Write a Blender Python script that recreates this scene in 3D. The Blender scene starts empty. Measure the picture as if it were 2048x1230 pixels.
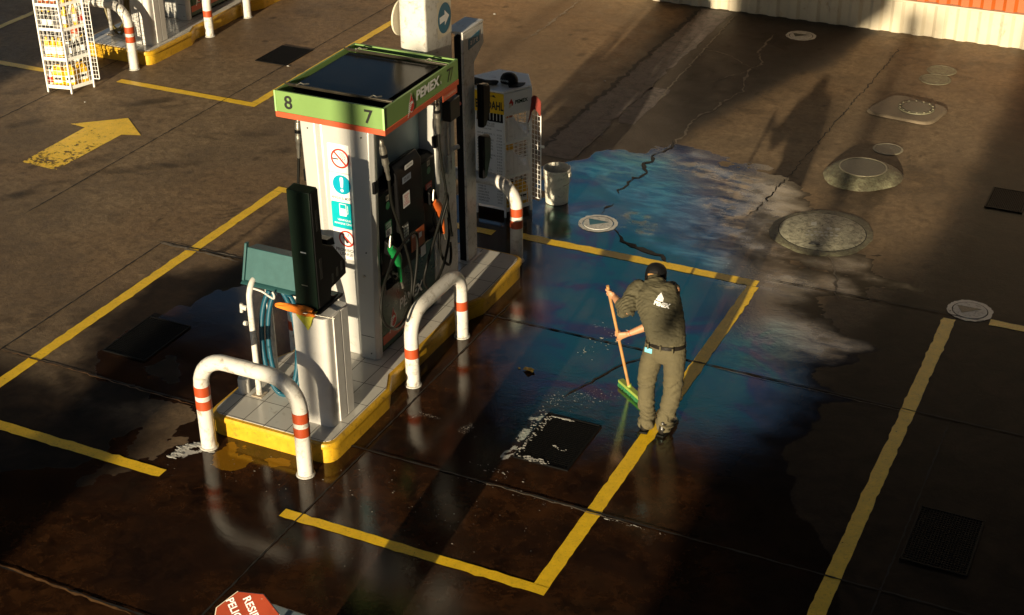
import bpy, bmesh, math, random
import numpy as np
from mathutils import Vector, Matrix
R = math.radians
random.seed(7)
sc = bpy.context.scene
COL = sc.collection

# ------------------------------------------------------------------ camera
cd = bpy.data.cameras.new('camera')
cam = bpy.data.objects.new('camera', cd); COL.objects.link(cam)
cd.sensor_width = 36.0; cd.lens = 3005.0/2048.0*36.0
cd.clip_start = 0.1; cd.clip_end = 2000
yaw, pit, rol = R(25.82), R(29.08), R(-0.60)
fwd = Vector((-math.sin(yaw)*math.cos(pit), math.cos(yaw)*math.cos(pit), -math.sin(pit)))
rgt = Vector((math.cos(yaw), math.sin(yaw), 0)); upv = rgt.cross(fwd)
r2 = math.cos(rol)*rgt + math.sin(rol)*upv; u2 = -math.sin(rol)*rgt + math.cos(rol)*upv
cam.matrix_world = Matrix(((r2.x, u2.x, -fwd.x, 0), (r2.y, u2.y, -fwd.y, 0), (r2.z, u2.z, -fwd.z, 7.0), (0, 0, 0, 1)))
sc.camera = cam

# ------------------------------------------------------------------ world, sun, exposure
SUN_EL, SUN_AZ = 9.0, -5.0
w = bpy.data.worlds.new('World'); sc.world = w; w.use_nodes = True
nt = w.node_tree
sky = nt.nodes.new('ShaderNodeTexSky'); sky.sky_type = 'NISHITA'; sky.sun_disc = False
sky.sun_elevation = R(SUN_EL); sky.sun_rotation = R(180+SUN_AZ); sky.ozone_density = 2.0
sky.air_density = 1.0; sky.dust_density = 0.6
bg = nt.nodes['Background']; bg.inputs['Strength'].default_value = 0.052
nt.links.new(sky.outputs[0], bg.inputs[0])
sl = bpy.data.lights.new('sun', 'SUN'); sl.energy = 5.0; sl.angle = R(0.55); sl.color = (1.0, 0.83, 0.56)
so = bpy.data.objects.new('sun', sl); COL.objects.link(so)
ld = Vector((math.sin(R(SUN_AZ))*math.cos(R(SUN_EL)), math.cos(R(SUN_AZ))*math.cos(R(SUN_EL)), -math.sin(R(SUN_EL))))
so.rotation_euler = ld.to_track_quat('-Z', 'Y').to_euler()
so.location = (0, -30, 20)
sc.view_settings.view_transform = 'Standard'; sc.view_settings.look = 'None'
sc.view_settings.exposure = 0.92; sc.view_settings.gamma = 1.0

# ------------------------------------------------------------------ material helpers
def N(nt, typ, **kw):
    n = nt.nodes.new(typ)
    for k, v in kw.items():
        if k.startswith('i_'):
            n.inputs[k[2:].replace('_', ' ')].default_value = v
        else:
            setattr(n, k, v)
    return n
def ramp(nt, src, stops, interp='LINEAR'):
    r = nt.nodes.new('ShaderNodeValToRGB'); r.color_ramp.interpolation = interp
    el = r.color_ramp.elements
    while len(el) < len(stops): el.new(0.5)
    for e, (p, c) in zip(el, stops):
        e.position = p; e.color = (c, c, c, 1) if isinstance(c, (int, float)) else (*c, 1)
    nt.links.new(src, r.inputs[0]); return r.outputs[0]
def mix(nt, fac, a, b, typ='RGBA', blend='MIX'):
    m = nt.nodes.new('ShaderNodeMix'); m.data_type = typ
    if typ == 'RGBA': m.blend_type = blend
    ia, ib, o = (6, 7, 2) if typ == 'RGBA' else (2, 3, 0)
    for s, v in ((m.inputs[0], fac), (m.inputs[ia], a), (m.inputs[ib], b)):
        if isinstance(v, bpy.types.NodeSocket): nt.links.new(v, s)
        elif isinstance(v, tuple): s.default_value = (*v, 1) if len(v) == 3 else v
        else: s.default_value = v
    return m.outputs[o]
def math_(nt, op, a, b=0.0, c=None):
    m = nt.nodes.new('ShaderNodeMath'); m.operation = op
    for s, v in zip(m.inputs, (a, b, c)):
        if v is None: continue
        if isinstance(v, bpy.types.NodeSocket): nt.links.new(v, s)
        else: s.default_value = v
    return m.outputs[0]
def noise(nt, scale, detail=4, rough=0.55, vec=None, dist=0.0, w=None):
    n = N(nt, 'ShaderNodeTexNoise'); n.inputs['Scale'].default_value = scale
    n.inputs['Detail'].default_value = detail; n.inputs['Roughness'].default_value = rough
    n.inputs['Distortion'].default_value = dist
    if vec is not None: nt.links.new(vec, n.inputs['Vector'])
    return n.outputs['Fac']
def newmat(name):
    m = bpy.data.materials.new(name); m.use_nodes = True
    return m, m.node_tree, m.node_tree.nodes['Principled BSDF']
def mat(name, col, rough=0.5, metal=0.0, var=0.12, scale=6.0, dirt=None, dirt_amt=0.0, bump=0.0, bscale=80.0, spec=0.5, coat=0.0, emit=None):
    m, nt, b = newmat(name)
    tc = N(nt, 'ShaderNodeTexCoord').outputs['Object']
    n1 = noise(nt, scale, 5, 0.6, tc)
    lo = tuple(c*(1-var) for c in col); hi = tuple(min(1, c*(1+var)) for c in col)
    c = mix(nt, ramp(nt, n1, [(0.3, 0.0), (0.7, 1.0)]), lo, hi)
    if dirt:
        n2 = noise(nt, scale*2.3, 8, 0.7, tc, 0.6)
        c = mix(nt, ramp(nt, n2, [(0.62-dirt_amt*0.5, 0.0), (0.78-dirt_amt*0.3, 1.0)]), c, dirt)
    nt.links.new(c, b.inputs['Base Color'])
    rr = math_(nt, 'MULTIPLY_ADD', n1, 0.25*rough, rough*0.87)
    nt.links.new(rr, b.inputs['Roughness'])
    b.inputs['Metallic'].default_value = metal; b.inputs['Specular IOR Level'].default_value = spec
    b.inputs['Coat Weight'].default_value = coat
    if bump:
        bp = N(nt, 'ShaderNodeBump'); bp.inputs['Strength'].default_value = bump; bp.inputs['Distance'].default_value = 0.01
        nt.links.new(noise(nt, bscale, 3, 0.6, tc), bp.inputs['Height']); nt.links.new(bp.outputs[0], b.inputs['Normal'])
    if emit:
        b.inputs['Emission Color'].default_value = (*emit[0], 1); b.inputs['Emission Strength'].default_value = emit[1]
    return m
M = {}
M['white'] = mat('white_paint', (0.58, 0.565, 0.53), 0.35, var=0.05, dirt=(0.20, 0.15, 0.10), dirt_amt=0.19, bump=0.10, bscale=22)
M['white_rough'] = mat('white_stucco', (0.56, 0.55, 0.53), 0.6, var=0.05, scale=9, dirt=(0.4, 0.36, 0.3), dirt_amt=0.05, bump=0.25, bscale=170)
M['orange_band'] = mat('orange_reflective', (0.37, 0.055, 0.014), 0.45, var=0.12, dirt=(0.25, 0.05, 0.03), dirt_amt=0.08)
M['yellow'] = mat('yellow_kerb_paint', (0.53, 0.305, 0.014), 0.45, var=0.18, scale=7, dirt=(0.16, 0.09, 0.02), dirt_amt=0.16, bump=0.3, bscale=45)
M['grey_metal'] = mat('grey_metal_panel', (0.50, 0.50, 0.485), 0.36, metal=0.2, var=0.05, scale=3, dirt=(0.35, 0.33, 0.3), dirt_amt=0.03)
M['black'] = mat('black_plastic', (0.006, 0.006, 0.0065), 0.36, var=0.25, bump=0.04, bscale=200, spec=0.08)
M['black_matte'] = mat('black_matte', (0.006, 0.006, 0.0065), 0.6, var=0.3, bump=0.1, bscale=120, spec=0.2)
M['top_panel'] = mat('black_top_panel', (0.005, 0.005, 0.005), 0.22, var=0.3, scale=8, spec=0.08, dirt=(0.05, 0.045, 0.035), dirt_amt=0.05)
M['rubber'] = mat('black_rubber', (0.007, 0.007, 0.006), 0.5, var=0.25, spec=0.12)
M['green_sign'] = mat('green_sign', (0.155, 0.265, 0.078), 0.45, var=0.06, scale=3)
M['dark_green'] = mat('dark_green_panel', (0.012, 0.05, 0.022), 0.28, var=0.15)
M['terminal_green'] = mat('terminal_green', (0.006, 0.014, 0.009), 0.42, var=0.15, spec=0.2)
M['red_stripe'] = mat('red_stripe', (0.48, 0.085, 0.035), 0.4, var=0.08)
M['steel'] = mat('steel', (0.45, 0.43, 0.38), 0.35, metal=0.9, var=0.2, scale=20, dirt=(0.12, 0.09, 0.06), dirt_amt=0.1)
M['green_noz'] = mat('green_nozzle_cover', (0.005, 0.15, 0.035), 0.4, var=0.15, scale=15)
M['orange_noz'] = mat('orange_nozzle_cover', (0.36, 0.075, 0.014), 0.4, var=0.15, scale=15)
M['red'] = mat('red_ink', (0.55, 0.03, 0.015), 0.5, var=0.06)
M['ink'] = mat('black_ink', (0.012, 0.012, 0.012), 0.5, var=0.1)
M['white_sticker'] = mat('white_sticker', (0.80, 0.80, 0.79), 0.4, var=0.03)
M['blue_sign'] = mat('blue_sign', (0.0, 0.30, 0.44), 0.35, var=0.05)
M['teal_sign'] = mat('teal_sign', (0.0, 0.36, 0.42), 0.35, var=0.05)
M['dblue_sign'] = mat('deep_blue_sign', (0.005, 0.13, 0.22), 0.35, var=0.08)
M['teal_box'] = mat('teal_box', (0.022, 0.082, 0.086), 0.5, var=0.1, scale=14, bump=0.05)
M['blue_hose'] = mat('blue_hose', (0.008, 0.125, 0.19), 0.4, var=0.15, scale=20)
M['olive'] = mat('olive_cloth', (0.062, 0.054, 0.028), 0.85, var=0.12, scale=12, bump=0.2, bscale=900)
M['khaki'] = mat('khaki_cloth', (0.088, 0.074, 0.038), 0.9, var=0.12, scale=12, bump=0.2, bscale=900)
M['skin'] = mat('skin', (0.42, 0.21, 0.11), 0.5, var=0.1, scale=25)
M['leather'] = mat('black_leather', (0.014, 0.012, 0.010), 0.38, var=0.3, scale=30)
M['wood'] = mat('wood_handle', (0.42, 0.22, 0.08), 0.5, var=0.2, scale=10)
M['rack_white'] = mat('white_rack_paint', (0.82, 0.81, 0.78), 0.4, var=0.04, dirt=(0.3, 0.22, 0.15), dirt_amt=0.08)
M['yellow_sign'] = mat('yellow_sign', (0.82, 0.50, 0.01), 0.4, var=0.04)
M['yellow_bottle'] = mat('yellow_bottle', (0.75, 0.42, 0.01), 0.35, var=0.08)
M['cloth_or'] = mat('orange_cloth', (0.75, 0.19, 0.01), 0.85, var=0.12, scale=40, bump=0.3, bscale=500)
M['cloth_ye'] = mat('lime_cloth', (0.55, 0.53, 0.05), 0.85, var=0.12, scale=40, bump=0.3, bscale=500)
M['cloth_red'] = mat('dark_red_cloth', (0.16, 0.018, 0.010), 0.85, var=0.2, scale=30, bump=0.3, bscale=400)
M['cloth_dark'] = mat('dark_cloth', (0.035, 0.035, 0.030), 0.85, var=0.2, scale=30, bump=0.3, bscale=400)
M['galv'] = mat('stained_bucket_plastic', (0.62, 0.60, 0.52), 0.55, var=0.12, scale=9, dirt=(0.16, 0.14, 0.11), dirt_amt=0.16, bump=0.1)
M['grate'] = mat('dark_grate_iron', (0.004, 0.004, 0.004), 0.6, var=0.3, scale=30, spec=0.08)
M['mound'] = mat('green_painted_concrete', (0.155, 0.150, 0.092), 0.65, var=0.4, scale=9, dirt=(0.075, 0.058, 0.036), dirt_amt=0.4, bump=0.9, bscale=45)
M['lid'] = mat('manhole_lid', (0.38, 0.36, 0.26), 0.6, var=0.35, scale=9, dirt=(0.05, 0.045, 0.03), dirt_amt=0.34, bump=0.8, bscale=70)
M['lid_dark'] = mat('dark_manhole_lid', (0.065, 0.065, 0.048), 0.5, metal=0.2, var=0.25, scale=8, bump=0.5, bscale=70)
M['rim'] = mat('worn_lid_rim', (0.20, 0.18, 0.12), 0.45, var=0.3, scale=20)
M['foam'] = mat('soap_foam', (0.42, 0.41, 0.38), 0.6, var=0.25, scale=60, bump=0.5, bscale=120)
M['litter'] = mat('yellow_leaf', (0.85, 0.52, 0.08), 0.6, var=0.2, scale=60)
M['corr_white'] = mat('white_sheet_metal', (0.50, 0.44, 0.33), 0.45, var=0.06, scale=2.5, dirt=(0.3, 0.2, 0.12), dirt_amt=0.06)
M['corr_orange'] = mat('orange_sheet_metal', (0.38, 0.080, 0.010), 0.5, var=0.12, scale=2.0)
M['concrete'] = mat('pale_building_plaster', (0.50, 0.42, 0.33), 0.8, var=0.1)
M['dark_plaster'] = mat('dark_plaster', (0.06, 0.05, 0.045), 0.8, var=0.1)
M['canopy'] = mat('canopy_underside', (0.05, 0.03, 0.03), 0.7, var=0.1)

# ------------------------------------------------------------------ mesh builder
class MB:
    def __init__(s): s.v = []; s.f = []; s.m = []
    def add(s, vs, fs, mi=0):
        o = len(s.v); s.v += [tuple(v) for v in vs]
        s.f += [tuple(i+o for i in f) for f in fs]; s.m += [mi]*len(fs); return s
    def box(s, lo, hi, mi=0):
        x0, y0, z0 = lo; x1, y1, z1 = hi
        return s.add([(x0,y0,z0),(x1,y0,z0),(x1,y1,z0),(x0,y1,z0),(x0,y0,z1),(x1,y0,z1),(x1,y1,z1),(x0,y1,z1)],
              [(0,3,2,1),(4,5,6,7),(0,1,5,4),(1,2,6,5),(2,3,7,6),(3,0,4,7)], mi)
    def obox(s, c, ax, ay, az, mi=0):
        c, ax, ay, az = map(Vector, (c, ax, ay, az))
        vs = [c+sx*ax+sy*ay+sz*az for sz in (-1,1) for (sx,sy) in ((-1,-1),(1,-1),(1,1),(-1,1))]
        return s.add(vs, [(0,3,2,1),(4,5,6,7),(0,1,5,4),(1,2,6,5),(2,3,7,6),(3,0,4,7)], mi)
    def prism(s, pts, z0, z1, mi=0, taper=1.0):
        n = len(pts); cx = sum(p[0] for p in pts)/n; cy = sum(p[1] for p in pts)/n
        vs = [(x, y, z0) for x, y in pts] + [(cx+(x-cx)*taper, cy+(y-cy)*taper, z1) for x, y in pts]
        fs = [tuple(range(n-1, -1, -1)), tuple(range(n, 2*n))] + [(i, (i+1) % n, n+(i+1) % n, n+i) for i in range(n)]
        return s.add(vs, fs, mi)
    def extr(s, pts, vec, mi=0):
        n = len(pts); vec = Vector(vec); pts = [Vector(p) for p in pts]
        vs = pts + [p+vec for p in pts]
        fs = [tuple(range(n-1, -1, -1)), tuple(range(n, 2*n))] + [(i, (i+1) % n, n+(i+1) % n, n+i) for i in range(n)]
        return s.add(vs, fs, mi)
    def lathe(s, prof, c=(0,0,0), n=32, mi=0, sx=1.0, sy=1.0):
        o = []; fs = []
        for r, z in prof:
            for k in range(n):
                a = 2*math.pi*k/n; o.append((c[0]+r*sx*math.cos(a), c[1]+r*sy*math.sin(a), c[2]+z))
        for j in range(len(prof)-1):
            for k in range(n):
                fs.append((j*n+k, j*n+(k+1) % n, (j+1)*n+(k+1) % n, (j+1)*n+k))
        if prof[0][0] > 1e-6: fs.append(tuple(range(n-1, -1, -1)))
        if prof[-1][0] > 1e-6: fs.append(tuple((len(prof)-1)*n+k for k in range(n)))
        return s.add(o, fs, mi)
    def tube(s, pts, r, n=12, mi=0, cap=True, flat=None, side=None):
        """r: number or list; flat: list of (a,b) radii along side/up"""
        P = [Vector(p) for p in pts]; rs = r if isinstance(r, (list, tuple)) else [r]*len(P)
        o = []; fs = []; prev = None
        for i, p in enumerate(P):
            t = (P[min(i+1, len(P)-1)]-P[max(i-1, 0)]).normalized()
            if side is not None:
                a = Vector(side); a = (a-a.dot(t)*t).normalized()
            elif prev is None:
                a = t.orthogonal().normalized()
            else:
                a = (prev-prev.dot(t)*t).normalized()
            prev = a; b = t.cross(a)
            ra = rb = rs[i]
            if isinstance(ra, (list, tuple)): ra, rb = rs[i]
            for k in range(n):
                th = 2*math.pi*k/n; o.append(p+a*ra*math.cos(th)+b*rb*math.sin(th))
        for j in range(len(P)-1):
            for k in range(n): fs.append((j*n+k, j*n+(k+1) % n, (j+1)*n+(k+1) % n, (j+1)*n+k))
        if cap: fs.append(tuple(range(n-1, -1, -1))); fs.append(tuple((len(P)-1)*n+k for k in range(n)))
        return s.add(o, fs, mi)
def smooth_path(pts, n=8):
    P = [Vector(p) for p in pts]; out = []
    for i in range(len(P)-1):
        p0 = P[max(i-1, 0)]; p1 = P[i]; p2 = P[i+1]; p3 = P[min(i+2, len(P)-1)]
        for k in range(n):
            t = k/n
            out.append(0.5*((2*p1)+(p2-p0)*t+(2*p0-5*p1+4*p2-p3)*t*t+(3*p1-p0-3*p2+p3)*t**3))
    out.append(P[-1]); return out
def woff(parent):
    v = Vector((0, 0, 0))
    while parent is not None: v += parent.location; parent = parent.parent
    return v
def finish(me, smooth=True, ang=35):
    if smooth and len(me.polygons):
        me.polygons.foreach_set('use_smooth', [True]*len(me.polygons))
        bm = bmesh.new(); bm.from_mesh(me); lim = R(ang)
        for e in bm.edges:
            if len(e.link_faces) == 2 and e.calc_face_angle(0) > lim: e.smooth = False
        bm.to_mesh(me); bm.free()
def obj(name, mb, m, parent=None, bevel=0.0, smooth=True, label=None, fixn=True):
    me = bpy.data.meshes.new(name); off = woff(parent)
    me.from_pydata([(v[0]-off.x, v[1]-off.y, v[2]-off.z) for v in mb.v], [], mb.f)
    mats = m if isinstance(m, (list, tuple)) else [m]
    for mm in mats: me.materials.append(M[mm] if isinstance(mm, str) else mm)
    me.polygons.foreach_set('material_index', mb.m)
    if fixn:
        bm = bmesh.new(); bm.from_mesh(me); bmesh.ops.recalc_face_normals(bm, faces=bm.faces); bm.to_mesh(me); bm.free()
    finish(me, smooth)
    o = bpy.data.objects.new(name, me); COL.objects.link(o)
    if parent is not None: o.parent = parent
    if bevel:
        b = o.modifiers.new('bevel', 'BEVEL'); b.width = bevel; b.segments = 2; b.limit_method = 'ANGLE'; b.angle_limit = R(40)
    if label: o['label'] = label
    return o
def empty(name, loc, label, cat, group=None):
    o = bpy.data.objects.new(name, None); COL.objects.link(o); o.location = loc; o.empty_display_size = 0.2
    o['label'] = label; o['category'] = cat
    if group: o['group'] = group
    return o
def tag(o, label, cat, group=None, kind=None):
    if label: o['label'] = label
    if cat: o['category'] = cat
    if group: o['group'] = group
    if kind: o['kind'] = kind
    return o
def struct(o, label=None):
    o['kind'] = 'structure'
    if label: o['label'] = label
    return o
def children(o): return [c for c in bpy.data.objects if c.parent == o]
def copy_tree(o, loc=None, parent=None, label=None):
    c = o.copy(); COL.objects.link(c); c.parent = parent
    if loc is not None: c.location = loc
    if label: c['label'] = label
    for ch in children(o): copy_tree(ch, None, c)
    return c
# text laid flat on a plane: 'front' faces -Y, 'side' faces +X, 'top' faces +Z
ROT = {'front': Matrix(((1,0,0),(0,0,-1),(0,1,0))), 'side': Matrix(((0,0,1),(1,0,0),(0,1,0))), 'top': Matrix.Identity(3)}
def text_mb(s, c, wdt, hgt, plane='front', thick=0.0, shear=0.0, rot=None, bold=0.0, spacing=1.0, line=0.9, align='CENTER'):
    cu = bpy.data.curves.new('t', 'FONT'); cu.body = s; cu.align_x = align; cu.align_y = 'CENTER'
    cu.shear = shear; cu.offset = bold; cu.resolution_u = 3; cu.space_character = spacing; cu.space_line = line
    ob = bpy.data.objects.new('t', cu); COL.objects.link(ob)
    dg = bpy.context.evaluated_depsgraph_get(); dg.update()
    me = bpy.data.meshes.new_from_object(ob.evaluated_get(dg))
    vs = [v.co.copy() for v in me.vertices]; fs = [tuple(p.vertices) for p in me.polygons]
    bpy.data.objects.remove(ob); bpy.data.curves.remove(cu); bpy.data.meshes.remove(me)
    x0 = min(v.x for v in vs); x1 = max(v.x for v in vs); y0 = min(v.y for v in vs); y1 = max(v.y for v in vs)
    sx = wdt/(x1-x0) if wdt else hgt/(y1-y0); sy = hgt/(y1-y0) if hgt else sx
    mt = rot if rot is not None else ROT[plane]; c = Vector(c); mb = MB()
    mb.add([mt @ Vector(((v.x-(x0+x1)/2)*sx, (v.y-(y0+y1)/2)*sy, thick))+c for v in vs], fs)
    return mb
def text(s, c, wdt, hgt, plane, m, parent, name='lettering', **kw):
    return obj(name, text_mb(s, c, wdt, hgt, plane, **kw), m, parent, smooth=False, fixn=False)
def plate(pts2, c, plane, rot=None):
    """flat polygon given in plane coordinates"""
    mt = rot if rot is not None else ROT[plane]; c = Vector(c)
    mb = MB(); mb.add([mt @ Vector((x, y, 0))+c for x, y in pts2], [tuple(range(len(pts2)))]); return mb
def rrect(w_, h_, r=0.02, n=4):
    out = []
    for cx, cy, a0 in ((w_/2-r, h_/2-r, 0), (-w_/2+r, h_/2-r, 90), (-w_/2+r, -h_/2+r, 180), (w_/2-r, -h_/2+r, 270)):
        for k in range(n+1):
            a = R(a0+90*k/n); out.append((cx+r*math.cos(a), cy+r*math.sin(a)))
    return out
def disc(r, n=32, sx=1.0, sy=1.0): return [(r*sx*math.cos(2*math.pi*k/n), r*sy*math.sin(2*math.pi*k/n)) for k in range(n)]
def ring_mb(r0, r1, c, plane, n=40):
    mt = ROT[plane]; c = Vector(c); mb = MB(); vs = []
    for k in range(n):
        a = 2*math.pi*k/n
        vs += [mt @ Vector((r0*math.cos(a), r0*math.sin(a), 0))+c, mt @ Vector((r1*math.cos(a), r1*math.sin(a), 0))+c]
    mb.add(vs, [(2*k, 2*k+1, (2*k+3) % (2*n), (2*k+2) % (2*n)) for k in range(n)]); return mb
T={'crack_light':[(-5.543,20.054),(-5.516,19.274),(-5.309,18.776),(-5.415,18.572),(-5.347,18.095),(-5.251,17.746),(-5.358,17.224),(-5.391,16.844),(-5.475,16.761),(-5.505,16.438),(-5.44,16.038),(-5.443,15.705)],'crack_light2':[(-6.289,19.04),(-6.039,19.041),(-5.838,18.967),(-5.594,18.754),(-5.415,18.624)],'crack_light3':[(-5.743,17.868),(-5.581,18.191),(-5.416,18.468)],'crack_tl':[(-8.671,20.407),(-8.633,19.278),(-8.633,18.68),(-8.69,18.307)],'crack_a':[(-5.476,15.788),(-5.453,15.534),(-5.552,15.341),(-5.499,15.165),(-5.577,15.057),(-5.466,14.806),(-5.491,14.674),(-5.544,14.564),(-5.511,14.375),(-5.546,14.259),(-5.524,14.169)],'crack_b':[(-5.214,13.29),(-5.098,13.179),(-5.058,13.11),(-4.98,13.073),(-4.902,13.036),(-4.821,12.973),(-4.753,12.976),(-4.564,12.936),(-4.429,12.803)],'crack_c':[(-5.407,13.93),(-5.486,13.846),(-5.526,13.748),(-5.5,13.603)],'crack_e':[(-3.049,13.733),(-3.01,13.599),(-2.923,13.452),(-2.841,13.234),(-2.798,13.041),(-2.705,12.806),(-2.679,12.767)],'crack_f':[(-3.784,20.212),(-3.819,18.879),(-3.862,17.896),(-3.901,16.649),(-3.931,15.908),(-3.971,15.062),(-4.037,14.197),(-4.119,14.027)],'crack_g':[(-9.49,11.058),(-9.235,11.059),(-8.943,11.092),(-8.707,11.112),(-8.329,11.099)],'joint_dark_wedge':[(-8.837,11.102),(-8.771,11.132),(-8.736,11.287),(-8.722,11.446),(-8.744,11.897),(-8.777,12.336),(-8.761,12.372),(-8.729,11.971),(-8.69,11.538),(-8.678,11.338),(-8.674,11.065),(-8.738,11.023)],'yellowcrack':[(-4.768,8.261),(-4.561,8.285)],'wet':[(-6.35,13.608),(-6.621,14.533),(-6.272,14.817),(-5.993,15.364),(-5.633,15.576),(-4.948,15.575),(-4.319,15.496),(-3.849,15.297),(-3.697,14.394),(-3.73,13.783),(-3.272,13.49),(-2.601,13.675),(-2.287,13.406),(-2.487,12.435),(-2.265,11.929),(-2.5,11.438),(-2.246,10.668),(-2.46,10.081),(-2.122,9.485),(-1.156,8.059),(-6.792,5.275),(-7.98,7.07),(-7.785,7.198),(-7.451,7.466),(-7.506,7.913),(-7.227,8.29),(-7.229,8.719),(-7.7,8.636),(-8.233,8.618),(-8.509,9.064),(-8.5,9.681),(-8.427,10.181),(-8.37,10.489),(-8.14,10.733),(-7.814,11.42),(-7.727,12.701),(-7.071,13.57)],'film':[(-6.35,13.608),(-6.621,14.533),(-6.272,14.817),(-5.993,15.364),(-5.633,15.576),(-4.948,15.575),(-4.319,15.496),(-3.849,15.297),(-3.697,14.394),(-3.73,13.783),(-3.272,13.49),(-2.601,13.675),(-2.287,13.406),(-2.487,12.435),(-2.265,11.929),(-2.5,11.438),(-2.758,11.702),(-3.459,12.42),(-4.176,13.017),(-5.079,13.234),(-5.943,13.238)],'film_tan':[(-5.67,15.51),(-4.934,15.534),(-3.849,15.297),(-3.697,14.394),(-3.73,13.783),(-3.272,13.49),(-2.601,13.675),(-2.287,13.406),(-2.487,12.435),(-2.265,11.929),(-2.465,11.643),(-2.828,12.279),(-3.226,12.637),(-3.853,12.691),(-3.75,13.334),(-4.388,13.944),(-5.085,14.767)],'film_tan2':[(-5.383,13.492),(-5.233,13.765),(-4.873,13.724),(-4.671,13.484),(-4.936,13.299),(-5.193,13.378)],'slab_patch':[(-6.4,14.323),(-6.091,14.539),(-5.411,13.991),(-5.773,13.519),(-5.846,13.417)],'teal_spill':[(-6.681,14.664),(-6.669,14.993),(-6.555,14.882),(-6.513,14.503),(-6.504,14.276)],'foam1':[(-6.923,7.903),(-6.91,8.068),(-6.794,8.081),(-6.79,8.179),(-6.722,8.154),(-6.754,8.06),(-6.829,7.923)],'foam2':[(-4.851,9.384),(-4.815,9.502),(-4.693,9.541),(-4.453,9.526),(-4.444,9.407),(-4.649,9.353)],'puddle_yellow':[(-6.701,8.124),(-6.711,8.28),(-6.556,8.271),(-6.212,8.271),(-5.931,8.283),(-5.873,8.119),(-6.04,8.156),(-6.28,8.084),(-6.444,7.97)],'patch1':[(-7.361,7.356),(-7.317,8.001),(-7.357,8.188),(-7.33,8.497),(-7.166,8.487),(-7.181,8.228),(-7.014,8.14),(-7.075,7.952),(-7.054,7.726),(-7.231,7.568)],'patch2':[(-7.894,8.961),(-7.966,9.166),(-7.857,9.168),(-7.719,8.947)],'tyre1':[(-11.522,12.317),(-11.146,13.138),(-10.626,13.627),(-9.853,14.2)],'tyre2':[(-11.699,11.181),(-11.17,12.241),(-10.223,13.063),(-9.53,13.701)],'tyre3':[(-13.071,12.962),(-12.486,13.866),(-11.89,14.419)],'tyre4':[(-8.4,8.823),(-8.587,9.641),(-8.549,10.546)],'stain':[(-10.264,11.166),(-10.254,11.278),(-10.116,11.206),(-10.097,11.082)],'deb0':[(-4.839,10.336)],'deb1':[(-4.942,10.345)],'deb2':[(-7.001,17.342)],'deb3':[(-11.127,16.121)],'deb4':[(-11.203,16.412)],'deb5':[(-9.553,19.255)],'deb6':[(-10.812,14.808)],'deb7':[(-12.775,13.926)],'deb8':[(-6.295,8.0)],'deb9':[(-5.889,7.925)],'deb10':[(-6.588,7.864)],'deb11':[(-6.269,6.194)],'oil':[(-6.44,13.286),(-6.803,14.932),(-6.142,15.734),(-5.113,15.696),(-4.486,14.741),(-4.348,13.829),(-3.808,13.185),(-3.398,12.23),(-2.913,12.24),(-2.455,11.274),(-2.502,10.221),(-3.372,9.503),(-4.065,8.879),(-4.746,8.639),(-5.098,9.877),(-5.524,10.939),(-5.744,12.302)]}
# ------------------------------------------------------------------ ground: one sheet with wetness / film / stain / painted shade fields
def fbm(x, y, scale, octs=5, seed=0, gain=0.55):
    out = np.zeros_like(x); amp = 1.0; tot = 0.0
    for o in range(octs):
        rs = np.random.RandomState(seed*31+o); L = rs.rand(256, 256)
        fx = x*scale*2**o+17.3*o; fy = y*scale*2**o+9.1*o
        ix = np.floor(fx).astype(int); iy = np.floor(fy).astype(int)
        tx = fx-ix; ty = fy-iy; tx = tx*tx*(3-2*tx); ty = ty*ty*(3-2*ty)
        a = L[ix % 256, iy % 256]; b = L[(ix+1) % 256, iy % 256]; c = L[ix % 256, (iy+1) % 256]; d = L[(ix+1) % 256, (iy+1) % 256]
        out += amp*((a*(1-tx)+b*tx)*(1-ty)+(c*(1-tx)+d*tx)*ty); tot += amp; amp *= gain
    return out/tot-0.5
def sdf_poly(x, y, pts):
    d = np.full(x.shape, 1e9); ins = np.zeros(x.shape, bool); n = len(pts)
    for i in range(n):
        x0, y0 = pts[i]; x1, y1 = pts[(i+1) % n]
        ex, ey = x1-x0, y1-y0; t = np.clip(((x-x0)*ex+(y-y0)*ey)/(ex*ex+ey*ey+1e-12), 0, 1)
        d = np.minimum(d, (x-x0-t*ex)**2+(y-y0-t*ey)**2)
        cnd = ((y0 > y) != (y1 > y)) & (x < (x1-x0)*(y-y0)/(y1-y0+1e-12)+x0); ins ^= cnd
    d = np.sqrt(d); return np.where(ins, d, -d)
def sdf_line(x, y, pts):
    d = np.full(x.shape, 1e9)
    for (x0, y0), (x1, y1) in zip(pts[:-1], pts[1:]):
        ex, ey = x1-x0, y1-y0; t = np.clip(((x-x0)*ex+(y-y0)*ey)/(ex*ex+ey*ey+1e-12), 0, 1)
        d = np.minimum(d, (x-x0-t*ex)**2+(y-y0-t*ey)**2)
    return np.sqrt(d)
sst = lambda v, a, b: (lambda t: t*t*(3-2*t))(np.clip((v-a)/(b-a), 0, 1))
def axis(lo, hi, step, far):
    core = list(np.arange(lo, hi, step)); a = []; s_ = step; p = lo
    while p > -far: s_ *= 1.6; p -= s_; a.append(p)
    c = []; s_ = step; p = core[-1]
    while p < far: s_ *= 1.6; p += s_; c.append(p)
    return np.array(a[::-1]+core+c)
xs = axis(-15.5, 0.2, 0.03, 400); ys = axis(5.2, 21.0, 0.03, 400)
GX, GY = np.meshgrid(xs, ys); gx, gy = GX.ravel(), GY.ravel()
n1 = fbm(gx, gy, 1.1, 6, 1); n2 = fbm(gx, gy, 4.5, 5, 2); n3 = fbm(gx*0.6, gy*1.4, 2.2, 5, 3); n4 = fbm(gx, gy, 0.35, 4, 4); n5 = fbm(gx, gy, 9.0, 3, 5)
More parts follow.
